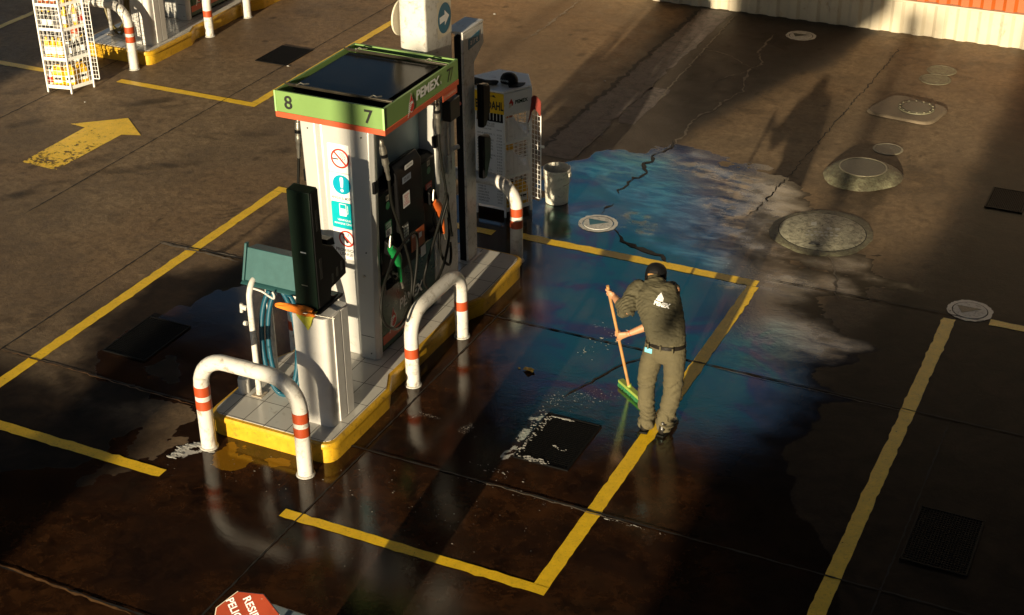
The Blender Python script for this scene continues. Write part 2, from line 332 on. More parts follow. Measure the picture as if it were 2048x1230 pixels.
dw = sdf_poly(gx, gy, T['wet'])
wet = sst(dw+n1*0.55+n2*0.22+(n3*1.1)*sst(gx, -7.0, -5.5)*sst(gy, 9.5, 11.5), -0.02, 0.03)
for p in ('patch1', 'patch2'):
    dp = sdf_poly(gx, gy, T[p]); wet = np.minimum(wet, 1-sst(dp+n1*0.5+n2*0.5, 0.0, 0.05)*0.9)
df = sdf_poly(gx, gy, T['film'])
film = sst(df+n1*0.5+n2*0.2+n3*0.8, -0.02, 0.25)
tan_ = np.maximum(sst(sdf_poly(gx, gy, T['film_tan'])+n1*0.9+n3*0.6, -0.05, 0.35), sst(sdf_poly(gx, gy, T['film_tan2'])+n1*0.3+n2*0.2, -0.02, 0.1))
hole = sst(n3+n2*0.7+n1*0.3, 0.06, 0.17)            # dark gaps in the film
tan_ = tan_*(1-hole*0.9)*(0.55+0.45*sst(n2+n3*1.4, -0.22, 0.12))
tan_ = tan_*wet*(0.25+0.75*sst(dw+n1*0.55+n2*0.4+n3*1.3, 0.02, 0.30))*(0.35+0.65*sst(n2*0.8+n5*0.5+n3*0.9, -0.14, 0.06))
foam = np.zeros_like(gx)
foam = np.maximum(foam, sst(sdf_poly(gx, gy, T['foam1'])+n2*0.08+n5*0.04, -0.01, 0.025))
# foam round the drain edges, the swept suds and specks
gr = [(-4.47, 9.07), (-4.46, 9.82)]
foam = np.maximum(foam, sst(n5+n2*0.5-sdf_line(gx, gy, gr)*2.6, 0.02, 0.06)*0.9)
foam = np.maximum(foam, sst(n5*1.2+n2-sdf_line(gx, gy, [(-5.4, 9.35), (-5.1, 9.3), (-4.75, 9.35), (-4.5, 9.3)])*2.2, 0.04, 0.16)*0.55)
foam = np.maximum(foam, sst(n5*1.5+n2-sdf_line(gx, gy, [(-4.85, 8.62), (-4.4, 8.62), (-3.9, 8.63)])*7.0, 0.12, 0.22)*0.5)
suds = sst(n5*1.6+n1-sdf_line(gx, gy, [(-4.55, 9.95), (-4.2, 10.1), (-3.95, 10.3)])*1.6, 0.03, 0.16)*0.30
foam = np.maximum(foam, suds)
foam = np.maximum(foam, sst(n5*1.6+n2*1.5-sdf_line(gx, gy, [(-4.55, 10.9), (-4.4, 11.5)])*1.5, 0.36, 0.45)*0.7)
yel = sst(sdf_poly(gx, gy, T['puddle_yellow'])+n2*0.35+n5*0.12, -0.05, 0.05)*sst(n2+n5*0.6, -0.12, 0.06)
stain = sst(n2+n1*0.8, 0.16, 0.30)*0.35
rs = np.random.RandomState(5)
for _ in range(150):
    x0, y0 = rs.uniform(-13, -0.5), rs.uniform(8, 20); r = rs.uniform(0.025, 0.09); st = rs.uniform(1, 2.5)
    m_ = (np.abs(gx-x0) < 0.5) & (np.abs(gy-y0) < 0.5)
    dd = np.sqrt(((gx[m_]-x0)*st)**2+(gy[m_]-y0)**2)+n2[m_]*0.12
    stain[m_] = np.maximum(stain[m_], (1-sst(dd, r*0.5, r))*rs.uniform(0.25, 0.75))
for k in ('tyre1', 'tyre2', 'tyre3'):
    dd = sdf_line(gx, gy, T[k]); stain = np.maximum(stain, (1-sst(dd, 0.03, 0.16))*0.9*sst(n3+n1*0.6, -0.12, 0.2))
def treads(x0, y0, ang, L_, W_, n_):
    ca, sa = math.cos(ang), math.sin(ang); u = (gx-x0)*ca+(gy-y0)*sa; v = -(gx-x0)*sa+(gy-y0)*ca
    return ((np.abs(u) < L_/2) & (np.abs(v) < W_/2))*np.clip(np.cos(v/W_*n_*2*math.pi)*2, 0, 1)*sst(n2+n5*0.5, -0.2, 0.1)
for a in ((-8.62, 9.45, 1.5, 0.55, 0.22, 3), (-9.15, 11.9, 1.9, 0.5, 0.16, 4), (-1.95, 14.3, 1.65, 0.55, 0.20, 3), (-2.05, 13.3, 1.6, 0.7, 0.18, 3), (-8.4, 10.1, 0.7, 0.5, 0.2, 4), (-2.75, 16.4, 1.8, 0.5, 0.2, 3)):
    stain = np.maximum(stain, treads(*a)*0.6)
stain = np.maximum(stain, sst(sdf_poly(gx, gy, T['joint_dark_wedge'])+n2*0.04, -0.02, 0.02)*0.9)
# random tone, and colour darkened to deepen the shadow band at the back
tone = sst(n4+n1*0.4, -0.16, 0.2)
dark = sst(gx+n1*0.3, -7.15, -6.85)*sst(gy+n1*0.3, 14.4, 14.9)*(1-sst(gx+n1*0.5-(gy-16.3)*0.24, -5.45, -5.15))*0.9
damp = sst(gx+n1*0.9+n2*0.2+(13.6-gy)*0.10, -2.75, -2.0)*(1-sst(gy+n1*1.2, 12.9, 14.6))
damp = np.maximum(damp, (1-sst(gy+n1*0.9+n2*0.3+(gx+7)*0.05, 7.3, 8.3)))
damp = np.maximum(damp, sst(gx+n1*0.7, -2.3, -1.75)*(1-sst(gy+n1, 18.5, 20))*0.9)  # right edge: shadow deepened in the ground colour
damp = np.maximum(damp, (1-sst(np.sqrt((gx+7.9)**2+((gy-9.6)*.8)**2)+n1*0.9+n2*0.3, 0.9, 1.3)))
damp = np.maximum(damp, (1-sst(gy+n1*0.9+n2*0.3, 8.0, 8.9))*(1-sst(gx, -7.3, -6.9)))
oil = sst(sdf_poly(gx, gy, T['oil'])+n1*0.5, -0.1, 0.7)  # area where the sky's reflection gets its painted tint
slab = sst(sdf_poly(gx, gy, T['slab_patch'])+n2*0.03, -0.01, 0.01)
film = film*(1-slab*0.55); 
glo = film*(0.08+0.92*sst(dw+n1*0.7+n2*0.5+n3*1.2, 0.05, 0.55))*(0.15+0.85*sst(n3*1.2+n2*0.7, -0.12, 0.10))*(1-0.55*sst(gx, -4.2, -3.0))
edg = np.maximum(sst(dw+n1*0.8+n2*0.5+n3*1.1, 0.0, 0.75), 1-sst(gx+n1, -4.6, -3.4))
me = bpy.data.meshes.new('ground'); nx, ny = len(xs), len(ys)
idx = np.arange(nx*ny).reshape(ny, nx)
quads = np.stack([idx[:-1, :-1], idx[:-1, 1:], idx[1:, 1:], idx[1:, :-1]], -1).reshape(-1, 4)
me.vertices.add(nx*ny); me.vertices.foreach_set('co', np.stack([gx, gy, np.zeros_like(gx)], -1).ravel().astype(np.float32))
me.loops.add(quads.size); me.loops.foreach_set('vertex_index', quads.ravel().astype(np.int32))
me.polygons.add(len(quads)); me.polygons.foreach_set('loop_start', np.arange(0, quads.size, 4, dtype=np.int32))
me.polygons.foreach_set('loop_total', np.full(len(quads), 4, np.int32)); me.update(); me.validate()
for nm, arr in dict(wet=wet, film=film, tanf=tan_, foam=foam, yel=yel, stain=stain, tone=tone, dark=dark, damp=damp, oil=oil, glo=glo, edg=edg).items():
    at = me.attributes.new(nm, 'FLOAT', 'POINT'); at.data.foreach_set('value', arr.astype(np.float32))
ground = bpy.data.objects.new('ground', me); COL.objects.link(ground); struct(ground)

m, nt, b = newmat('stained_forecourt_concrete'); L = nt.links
tc = N(nt, 'ShaderNodeTexCoord').outputs['Object']
A = lambda n: N(nt, 'ShaderNodeAttribute', attribute_name=n).outputs['Fac']
fine = noise(nt, 34, 6, 0.7, tc); med = noise(nt, 3.2, 8, 0.65, tc, 0.4); big = noise(nt, 0.9, 5, 0.6, tc, 0.3); grit = noise(nt, 190, 2, 0.6, tc)
lrg = noise(nt, 0.55, 4, 0.6, tc, 0.6)
mot = noise(nt, 11, 7, 0.72, tc, 0.5)
streak = N(nt, 'ShaderNodeMapping'); streak.inputs['Scale'].default_value = (1.3, 4.2, 1); streak.inputs['Rotation'].default_value = (0, 0, R(-14))
L.new(tc, streak.inputs['Vector']); stn = noise(nt, 2.6, 7, 0.62, streak.outputs[0], 0.8)
def hard(v, k=0.10, lo=0.47, hi=0.53):     # sharpen a field with fine noise so its edge is finer than the mesh
    s = math_(nt, 'ADD', v, math_(nt, 'MULTIPLY', math_(nt, 'SUBTRACT', fine, 0.5), k*4))
    return ramp(nt, s, [(lo, 0.0), (hi, 1.0)])
wetA = hard(A('wet'), 0.08, 0.40, 0.60)
dry = mix(nt, ramp(nt, med, [(0.3, 0.0), (0.72, 1.0)]), (0.160, 0.112, 0.066), (0.315, 0.228, 0.140))
dry = mix(nt, math_(nt, 'MULTIPLY', A('tone'), 0.55), dry, (0.235, 0.145, 0.075))
dry = mix(nt, ramp(nt, fine, [(0.35, 0.35), (0.62, 0.0)]), dry, (0.09, 0.060, 0.038))
dry = mix(nt, ramp(nt, grit, [(0.62, 0.0), (0.75, 0.30)]), dry, (0.42, 0.34, 0.25))
dry = mix(nt, ramp(nt, mot, [(0.40, 0.55), (0.58, 0.0)]), dry, (0.085, 0.058, 0.036))
dry = mix(nt, ramp(nt, lrg, [(0.36, 0.6), (0.55, 0.0)]), dry, (0.105, 0.076, 0.050))
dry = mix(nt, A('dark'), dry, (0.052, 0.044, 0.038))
damp_shadec = mix(nt, ramp(nt, med, [(0.38, 0.0), (0.72, 1.0)]), (0.008, 0.0055, 0.004), (0.030, 0.019, 0.012))
dry = mix(nt, math_(nt, 'MULTIPLY', A('damp'), 0.97), dry, damp_shadec)
wetc = mix(nt, ramp(nt, med, [(0.35, 0.0), (0.7, 1.0)]), (0.009, 0.0042, 0.0026), (0.055, 0.022, 0.0085))
wetc = mix(nt, ramp(nt, mot, [(0.50, 0.0), (0.66, 0.6)]), wetc, (0.070, 0.029, 0.011))
wetc = mix(nt, ramp(nt, big, [(0.42, 0.0), (0.60, 0.70)]), wetc, (0.012, 0.007, 0.006))
filmc = mix(nt, ramp(nt, med, [(0.35, 0.0), (0.65, 1.0)]), (0.030, 0.040, 0.045), (0.080, 0.075, 0.070))
wetc = mix(nt, math_(nt, 'MULTIPLY', A('glo'), 0.8), wetc, filmc)
wetc = mix(nt, A('edg'), mix(nt, 0.5, damp_shadec, (0.03, 0.02, 0.013)), wetc)
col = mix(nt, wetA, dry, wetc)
tanfac = math_(nt, 'MULTIPLY', math_(nt, 'MULTIPLY', A('tanf'), 0.92), ramp(nt, math_(nt, 'ADD', math_(nt, 'MULTIPLY', stn, 0.6), math_(nt, 'MULTIPLY', mot, 0.4)), [(0.42, 0.08), (0.56, 1.0)]))
col = mix(nt, tanfac, col, mix(nt, ramp(nt, med, [(0.35, 0.0), (0.65, 1.0)]), (0.13, 0.092, 0.060), (0.52, 0.385, 0.25)))
col = mix(nt, math_(nt, 'MULTIPLY', A('stain'), 0.85), col, (0.018, 0.013, 0.009))
col = mix(nt, math_(nt, 'MULTIPLY', hard(A('yel'), 0.12), 0.55), col, (0.30, 0.15, 0.008))
fz = noise(nt, 75, 5, 0.75, tc, 0.5)
foamA = ramp(nt, math_(nt, 'ADD', A('foam'), math_(nt, 'MULTIPLY', math_(nt, 'SUBTRACT', fz, 0.5), 2.2)), [(0.66, 0.0), (0.80, 0.9)])
col = mix(nt, foamA, col, (0.50, 0.48, 0.45))
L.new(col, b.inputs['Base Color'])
# roughness: dry concrete is satin, the water is a mirror broken by ripples
rdry = ramp(nt, med, [(0.3, 0.42), (0.7, 0.62)]); rwet = ramp(nt, noise(nt, 2.2, 6, 0.65, tc, 0.8), [(0.38, 0.03), (0.66, 0.13)])
rw = mix(nt, math_(nt, 'MULTIPLY', A('film'), 0.9), rwet, ramp(nt, stn, [(0.35, 0.10), (0.65, 0.26)]), 'FLOAT')
rr = mix(nt, wetA, mix(nt, A('damp'), rdry, 0.36, 'FLOAT'), rw, 'FLOAT'); rr = mix(nt, foamA, mix(nt, tanfac, rr, 0.5, 'FLOAT'), 0.8, 'FLOAT')
L.new(rr, b.inputs['Roughness'])
ofac = math_(nt, 'MULTIPLY', A('oil'), 1.0)
sp = mix(nt, wetA, mix(nt, A('damp'), 0.12, 0.04, 'FLOAT'), mix(nt, A('edg'), 0.03, mix(nt, A('oil'), 0.60, 1.0, 'FLOAT'), 'FLOAT'), 'FLOAT')
L.new(mix(nt, tanfac, sp, 0.18, 'FLOAT'), b.inputs['Specular IOR Level'])
# teal and purple of the water's reflections, put in as a specular tint
oil = noise(nt, 1.3, 6, 0.6, tc, 1.6)
r = nt.nodes.new('ShaderNodeValToRGB'); e = r.color_ramp.elements
e[0].position = 0.30; e[0].color = (0.30, 1.0, 0.72, 1); e[1].position = 0.74; e[1].color = (1.0, 0.55, 0.60, 1)
for p, c in ((0.50, (0.25, 0.90, 0.74)), (0.58, (0.55, 0.50, 0.66)), (0.65, (0.95, 0.50, 0.55))):
    q = e.new(p); q.color = (*c, 1)
L.new(oil, r.inputs[0]); L.new(mix(nt, math_(nt, 'MULTIPLY', wetA, A('oil')), (1.0, 1.0, 1.0), mix(nt, math_(nt, 'MULTIPLY', A('film'), 0.85), r.outputs[0], (0.34, 0.92, 0.90))), b.inputs['Specular Tint'])
io = mix(nt, math_(nt, 'MULTIPLY', wetA, A('oil')), 1.36, 2.2, 'FLOAT')
L.new(mix(nt, math_(nt, 'MULTIPLY', math_(nt, 'MULTIPLY', wetA, A('glo')), ramp(nt, stn, [(0.38, 0.15), (0.60, 1.0)])), io, 2.9, 'FLOAT'), b.inputs['IOR'])
bp = N(nt, 'ShaderNodeBump'); bp.inputs['Distance'].default_value = 0.02
L.new(mix(nt, wetA, mix(nt, A('damp'), 0.5, 0.15, 'FLOAT'), mix(nt, A('oil'), 0.055, 0.085, 'FLOAT'), 'FLOAT'), bp.inputs['Strength'])
hh = math_(nt, 'ADD', math_(nt, 'MULTIPLY', fine, 0.4), math_(nt, 'ADD', med, math_(nt, 'MULTIPLY', grit, 0.12)))
L.new(hh, bp.inputs['Height']); L.new(bp.outputs[0], b.inputs['Normal'])
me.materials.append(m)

# ------------------------------------------------------------------ painted markings (thin sheets 4 mm above the ground)
def paintmat(name, col, wear, dark=(0.05, 0.03, 0.01), thr=0.0):
    m, nt, b = newmat(name); L = nt.links; tc = N(nt, 'ShaderNodeTexCoord').outputs['Object']
    med = noise(nt, 7, 8, 0.7, tc, 0.3); fine = noise(nt, 45, 5, 0.7, tc); big = noise(nt, 1.5, 3, 0.5, tc)
    c = mix(nt, ramp(nt, med, [(0.35, 0.0), (0.65, 1.0)]), tuple(x*0.80 for x in col), col)
    c = mix(nt, ramp(nt, fine, [(0.28, 0.45), (0.45, 0.0)]), c, dark)
    L.new(c, b.inputs['Base Color']); b.inputs['Roughness'].default_value = 0.42
    bp = N(nt, 'ShaderNodeBump'); bp.inputs['Strength'].default_value = 0.15; bp.inputs['Distance'].default_value = 0.01
    L.new(fine, bp.inputs['Height']); L.new(bp.outputs[0], b.inputs['Normal'])
    s = math_(nt, 'ADD', math_(nt, 'MULTIPLY', med, 0.55), math_(nt, 'MULTIPLY', noise(nt, 28, 6, 0.75, tc), 0.45))
    if thr:   # worn more towards low Y (the tail of the arrow)
        sx = N(nt, 'ShaderNodeSeparateXYZ'); L.new(tc, sx.inputs[0])
        g = ramp(nt, math_(nt, 'MULTIPLY_ADD', sx.outputs[1], 0.55, 0.5), [(0.0, 0.13), (0.9, 0.0)])
        s = math_(nt, 'SUBTRACT', s, g)
    a = ramp(nt, s, [(wear, 0.0), (wear+0.02, 1.0)]); L.new(a, b.inputs['Alpha']); return m
M['paint_y'] = paintmat('yellow_road_paint', (0.95, 0.60, 0.010), 0.345)
M['paint_arrow'] = paintmat('worn_yellow_arrow_paint', (0.97, 0.62, 0.010), 0.36, thr=1)
M['paint_w'] = paintmat('white_road_paint', (0.62, 0.60, 0.55), 0.38)
def rough_strip(x0, y0, x1, y1, z=0.004, jit=0.006, step=0.06):
    """a painted rectangle with slightly uneven long edges"""
    mb = MB(); horiz = (x1-x0) > (y1-y0); Ln = (x1-x0) if horiz else (y1-y0); n = max(2, int(Ln/step)); vs = []
    for i in range(n+1):
        t = i/n
        for s_ in (0, 1):
            j = random.uniform(-jit, jit)*(0.5 if random.random() < 0.8 else 2.0)
            if horiz: vs.append((x0+(x1-x0)*t, (y0, y1)[s_]+j, z))
            else: vs.append(((x0, x1)[s_]+j, y0+(y1-y0)*t, z))
    mb.add(vs, [(2*i, 2*i+1, 2*i+3, 2*i+2) for i in range(n)]); return mb
def line(x0, y0, x1, y1, **k):
    o = obj('yellow_marking', rough_strip(x0, y0, x1, y1, **k), 'paint_y', None, smooth=False); struct(o); return o
line(-3.575, 7.70, -3.455, 12.69); line(-5.69, 7.61, -3.455, 7.705); line(-9.07, 7.63, -6.85, 7.74); line(-9.07, 7.745, -8.95, 12.64)
line(-9.07, 12.645, -6.35, 12.76); line(-6.10, 12.695, -3.49, 12.825); line(-1.705, 5.6, -1.585, 12.84); line(-1.29, 12.88, 1.5, 12.99)
line(-12.88, 14.68, -10.70, 14.80); line(-10.82, 14.805, -10.70, 22.0); line(-16.3, 14.58, -13.95, 14.70); line(-15.95, 14.71, -15.84, 19.5)
ar = MB(); ay = 12.8
ar.add([(x, y, 0.004) for x, y in [(-12.20, 12.10), (-11.68, 12.08), (-11.66, 13.25), (-11.43, 13.33), (-11.93, 13.72), (-12.46, 13.27), (-12.22, 13.25)]], [tuple(range(7))])
o = bpy.data.objects.new('x', None)
oa = obj('yellow_arrow', ar, 'paint_arrow', None, smooth=False); struct(oa)
for v in oa.data.vertices: v.co.y -= 12.9
oa.location.y = 12.9
# joints and cracks
M['joint'] = mat('joint_filler', (0.006, 0.005, 0.004), 0.8, var=0.4, scale=30)
M['crack_l'] = mat('pale_crack', (0.17, 0.14, 0.105), 0.8, var=0.35, scale=30)
M['joint_gold'] = mat('gold_joint_edge', (0.16, 0.075, 0.02), 0.55, var=0.5, scale=12)
def ribbon(pts, wd, z=0.005, jit=0.35, step=0.05, wander=0.0, taper=True):
    P = []
    for (x0, y0), (x1, y1) in zip(pts[:-1], pts[1:]):
        n = max(1, int(math.hypot(x1-x0, y1-y0)/step))
        P += [(x0+(x1-x0)*k/n+random.gauss(0, wander), y0+(y1-y0)*k/n+random.gauss(0, wander)) for k in range(n)]
    P.append(pts[-1]); vs = []
    for i, (x, y) in enumerate(P):
        a = P[max(0, i-1)]; c = P[min(len(P)-1, i+1)]; d = math.hypot(c[0]-a[0], c[1]-a[1]) or 1
        nx_, ny_ = -(c[1]-a[1])/d, (c[0]-a[0])/d
        ww = wd/2*(1+random.uniform(-jit, jit)*1.5)*(min(1, 0.15+min(i, len(P)-1-i)/4) if taper else 1)
        vs += [(x+nx_*ww, y+ny_*ww, z), (x-nx_*ww, y-ny_*ww, z)]
    mb = MB(); mb.add(vs, [(2*i, 2*i+1, 2*i+3, 2*i+2) for i in range(len(P)-1)]); return mb
def joint(pts, wd=0.014, m='joint', z=0.0065, **k): struct(obj('pavement_joint', ribbon(pts, wd, z, **k), m, None, smooth=False))
for yy, xa, xb in ((8.65, -9.42, 1.5), (6.22, -9.42, 1.5), (11.09, -9.42, 1.5), (12.90, -3.45, -1.3)): joint([(xa, yy), (xb, yy+0.03)], 0.016, wander=0.002)
joint([(-9.45, 8.66), (-7.2, 8.62)], 0.010, 'joint_gold', 0.007, wander=0.006); joint([(-7.25, 6.24), (-6.0, 6.20)], 0.020, 'joint_gold', 0.007, wander=0.006)  # gold colour on joints; the nearest one paints a sun glint
joint([(-9.47, 11.05), (-8.4, 11.03)], 0.022, 'crack_l', 0.007, wander=0.008); joint([(-4.9, 8.66), (-3.2, 8.64)], 0.010, 'crack_l', 0.007, wander=0.004); joint([(-3.4, 11.08), (-1.6, 11.07)], 0.007, 'crack_l', 0.007, wander=0.004)
for xx, ya, yb in ((-9.42, 5.0, 11.09), (-11.2, 11.0, 20.5), (-13.4, 11.0, 20.5), (-1.31, 5.5, 11.09), (-5.55, 8.65, 11.4), (-7.79, 11.09, 13.5), (-5.55, 5.0, 8.65)): joint([(xx, ya), (xx+0.02, yb)], 0.013, wander=0.002)
joint([(-4.40, 10.05), (-4.13, 10.8), (-3.9, 11.09)], 0.016, wander=0.006)
for k, wd_, mm in (('crack_light', 0.022, 'crack_l'), ('crack_light2', 0.014, 'crack_l'), ('crack_light3', 0.012, 'crack_l'), ('crack_tl', 0.03, 'crack_l'), ('crack_a', 0.030, 'joint'), ('crack_b', 0.045, 'joint'), ('crack_c', 0.02, 'joint'), ('crack_e', 0.012, 'crack_l'), ('crack_f', 0.010, 'joint'), ('crack_g', 0.018, 'crack_l')):
    struct(obj('ground_crack', ribbon(T[k], wd_, 0.0055, jit=0.6, wander=0.012), mm, None, smooth=False))
# rough concrete strip running to the back
M['strip'] = mat('rough_pinkish_concrete', (0.115, 0.092, 0.082), 0.75, var=0.35, scale=4, dirt=(0.03, 0.025, 0.022), dirt_amt=0.3, bump=0.8, bscale=45)
for (a, b_, c, d) in ((-6.83, 14.8, -6.38, 20.75), (-6.37, 16.1, -6.10, 17.4)):
    o = obj('concrete_strip', rough_strip(a, b_, c, d, z=0.003, jit=0.03, step=0.12), 'strip', None, smooth=False); struct(o)
joint([(-6.84, 14.8), (-6.86, 20.7)], 0.05, 'joint', 0.0045, wander=0.02)
joint([(-6.37, 14.8), (-6.37, 16.0)], 0.02, 'crack_l', 0.0062, wander=0.006); joint([(-6.12, 16.9), (-6.3, 20.6)], 0.02, 'crack_l', 0.0062, wander=0.01)
# ------------------------------------------------------------------ back wall of corrugated sheet
def corrugated(x0, x1, z0, z1, y, pitch, depth, mi=0):
    mb = MB(); prof = []; x = x0
    while x < x1:
        prof += [(x, 0), (x+pitch*0.35, 0), (x+pitch*0.5, depth), (x+pitch*0.85, depth)]; x += pitch
    pts = [(px, y-d, 0) for px, d in prof]
    back = [(px, y-d+0.02, 0) for px, d in prof]
    vs = [(a, b, z) for z in (z0, z1) for a, b, _ in pts]+[(a, b, z) for z in (z0, z1) for a, b, _ in back]; n = len(pts)
    fs = [(i, i+1, n+i+1, n+i) for i in range(n-1)]+[(2*n+i+1, 2*n+i, 3*n+i, 3*n+i+1) for i in range(n-1)]+[(n+i, n+i+1, 3*n+i+1, 3*n+i) for i in range(n-1)]
    mb.add(vs, fs, mi); return mb
wl = empty('sheet_metal_wall', (-4, 20.9, 0), 'cream and orange corrugated metal wall along the back of the yard', 'wall')
obj('lower_panel', corrugated(-12, 3, 0.0, 0.46, 20.86, 0.30, 0.03), 'corr_white', wl, smooth=False)
obj('rail', MB().box((-12, 20.80, 0.463), (3, 20.88, 0.49)), 'corr_white', wl, bevel=0.004)
obj('upper_panel', corrugated(-12, 3, 0.492, 0.98, 20.88, 0.30, 0.035), 'corr_orange', wl, smooth=False)
obj('top_panel', corrugated(-12, 3, 0.983, 2.2, 20.88, 0.30, 0.035), 'corr_white', wl, smooth=False)
# ------------------------------------------------------------------ what stands outside the frame and shades or is mirrored in the yard
GY0 = -12.0
def gob(u0, u1, z0, z1, y=GY0, dp=0.2): return MB().box((u0, y, z0), (u1, y+dp, z1))
def gpoly(pts, y=GY0, dp=0.2): return MB().extr([(u, y, z) for u, z in pts], (0, dp, 0))
bk = empty('shadow_screen', (0, -12, 0), 'unseen screen added behind the viewpoint to cast shadow bands on the yard', 'building')  # unseen posts and panels, cut to the shape of the yard's shadows
obj('low_screen', gob(-9.5, -5.62, -0.01, 3.14), 'concrete', bk)
obj('upright', gob(-6.45, -5.62, 3.14, 3.92), 'concrete', bk)
obj('upright', gob(-0.99, -0.78, -0.01, 5.6, GY0-0.3), 'concrete', bk)
obj('upright', gob(-0.60, -0.50, -0.01, 5.6, GY0-0.6), 'concrete', bk)
obj('upright', gob(-6.13, -6.06, 4.4, 6.5, GY0-0.3), 'concrete', bk)
obj('upright', gob(-4.25, -4.05, 3.52, 6.3, GY0-0.3), 'concrete', bk)
obj('right_screen', gpoly([(-0.95, -0.01), (-0.95, 3.75), (-0.55, 4.0), (0.10, 4.12), (0.42, 4.5), (0.62, 5.0), (0.7, 5.6), (9, 5.6), (9, -0.01)]), 'concrete', bk)
obj('slanted_screen', gpoly([(-3.62, 4.76), (-3.3, 4.55), (-3.0, 4.47), (-2.56, 4.63), (-1.68, 5.07), (-1.2, 5.5), (-1.2, 6.6), (-3.55, 6.6), (-3.55, 5.1)]), 'concrete', bk)
obj('spot_screen', gpoly([(-1.62, 4.46), (-1.44, 4.38), (-1.36, 4.62), (-1.52, 4.72)]), 'concrete', bk)
obj('left_screen', gob(-30, -11.95, -0.01, 6.5), 'concrete', bk)
cy = empty('station_canopy', (-6.2, 12, 8.5), 'flat dark station canopy high over the forecourt', 'canopy')
obj('roof_slab', MB().box((-22, 1.5, 8.5), (7, 21.8, 9.1)), 'canopy', cy)
obj('edge_trim', MB().box((-22, 21.803, 8.45), (7, 21.9, 9.15)), 'white', cy)
bb = empty('pale_building', (-3, 34, 0), 'pale sunlit building beyond the corrugated wall', 'building')
obj('tall_block', MB().box((-9.5, 34, -0.01), (6, 44, 12.5)), 'concrete', bb)
obj('low_block', MB().box((-34, 34.2, -0.01), (-9.503, 44, 6.3)), 'concrete', bb)
sb = empty('side_blocker', (9, 8, 0), 'unseen dark block added along the right side of the yard to shade it', 'building')  # added out of view to cut sky light from the right
obj('wall', MB().box((7.2, -9, -0.01), (14, 24, 8.3)), 'dark_plaster', sb)
# ------------------------------------------------------------------ pump island
def chaikin(pts, n=2, closed=True):
    for _ in range(n):
        out = []
        for i in range(len(pts)):
            a, b = pts[i], pts[(i+1) % len(pts)]
            out += [(a[0]*.75+b[0]*.25, a[1]*.75+b[1]*.25), (a[0]*.25+b[0]*.75, a[1]*.25+b[1]*.75)]
        pts = out
    return pts
def round_poly(pts, radii, n=6):
    out = []; N_ = len(pts)
    for i, (x, y) in enumerate(pts):
        r = radii[i]; p = Vector((x, y)); a = (Vector(pts[i-1])-p).normalized(); b = (Vector(pts[(i+1) % N_])-p).normalized()
        if r <= 0: out.append((x, y)); continue
        half = a.angle(b)/2; d = r/math.tan(half); s = p+a*d; e = p+b*d
        for k in range(n+1):
            t = k/n; q = s*(1-t)**2+p*2*t*(1-t)+e*t*t; out.append((q.x, q.y))
    return out
CX = -6.265
def island_outline(g):
    w1, w2 = 0.605-g, 0.505-g
    y0, y1, y2, y3, y4, y5 = 8.34+g, 9.30, 9.50, 10.88, 11.10, 12.02-g
    P = [(CX-w1, y0), (CX+w1, y0), (CX+w1, y1-g*.3), (CX+w2, y2), (CX+w2, y3), (CX+w1, y4), (CX+w1, y5), (CX-w1, y5), (CX-w1, y4), (CX-w2, y3), (CX-w2, y2), (CX-w1, y1-g*.3)]
    return round_poly(P, [0.14-g*.5, 0.14-g*.5, 0.03, 0.05, 0.05, 0.03, 0.14, 0.14, 0.03, 0.05, 0.05, 0.03])
m, nt, b = newmat('glazed_floor_tiles'); L = nt.links
tc = N(nt, 'ShaderNodeTexCoord').outputs['Object']; br = N(nt, 'ShaderNodeTexBrick', offset=0.0, squash=1.0)
mp = N(nt, 'ShaderNodeMapping'); L.new(tc, mp.inputs['Vector']); mp.inputs['Location'].default_value = (0.055, 0.01, 0); L.new(mp.outputs[0], br.inputs['Vector'])
br.inputs['Scale'].default_value = 1.0; br.inputs['Brick Width'].default_value = 0.205; br.inputs['Row Height'].default_value = 0.30
br.inputs['Mortar Size'].default_value = 0.0035; br.inputs['Mortar Smooth'].default_value = 0.15
br.inputs['Color1'].default_value = (0.56, 0.54, 0.49, 1); br.inputs['Color2'].default_value = (0.50, 0.48, 0.44, 1); br.inputs['Mortar'].default_value = (0.05, 0.042, 0.035, 1)
n_ = noise(nt, 14, 6, 0.7, tc, 0.5)
L.new(mix(nt, ramp(nt, n_, [(0.60, 0.0), (0.75, 0.55)]), br.outputs['Color'], (0.22, 0.18, 0.13)), b.inputs['Base Color'])
L.new(math_(nt, 'MULTIPLY_ADD', br.outputs['Fac'], 0.5, 0.16), b.inputs['Roughness'])
bp = N(nt, 'ShaderNodeBump'); bp.inputs['Strength'].default_value = 0.4; bp.inputs['Distance'].default_value = 0.003; bp.invert = True
L.new(br.outputs['Fac'], bp.inputs['Height']); L.new(bp.outputs[0], b.inputs['Normal']); M['tile'] = m

def make_island(label):
    t = empty('pump_island', (CX, 10.2, 0), label, 'pump island', 'raised fuel pump islands')
    mb = MB(); rings = [(0.012, -0.01), (0.012, 0.13), (-0.004, 0.142), (-0.006, 0.168), (0.004, 0.186), (0.030, 0.190)]
    outs = [island_outline(g) for g, z in rings]; n = len(outs[0]); vs = []
    for (g, z), P in zip(rings, outs): vs += [(x, y, z) for x, y in P]
    fs = [(j*n+i, j*n+(i+1) % n, (j+1)*n+(i+1) % n, (j+1)*n+i) for j in range(len(rings)-1) for i in range(n)]
    fs += [tuple((len(rings)-1)*n+i for i in range(n))]
    mb.add(vs, fs); obj('kerb', mb, 'yellow', t)
    P = island_outline(0.032); mb = MB(); mb.prism(P, 0.186, 0.1935); obj('tiled_top', mb, 'tile', t, smooth=False)
    return t
isl = make_island('tiled pump island with yellow kerb under pump 7 and 8')

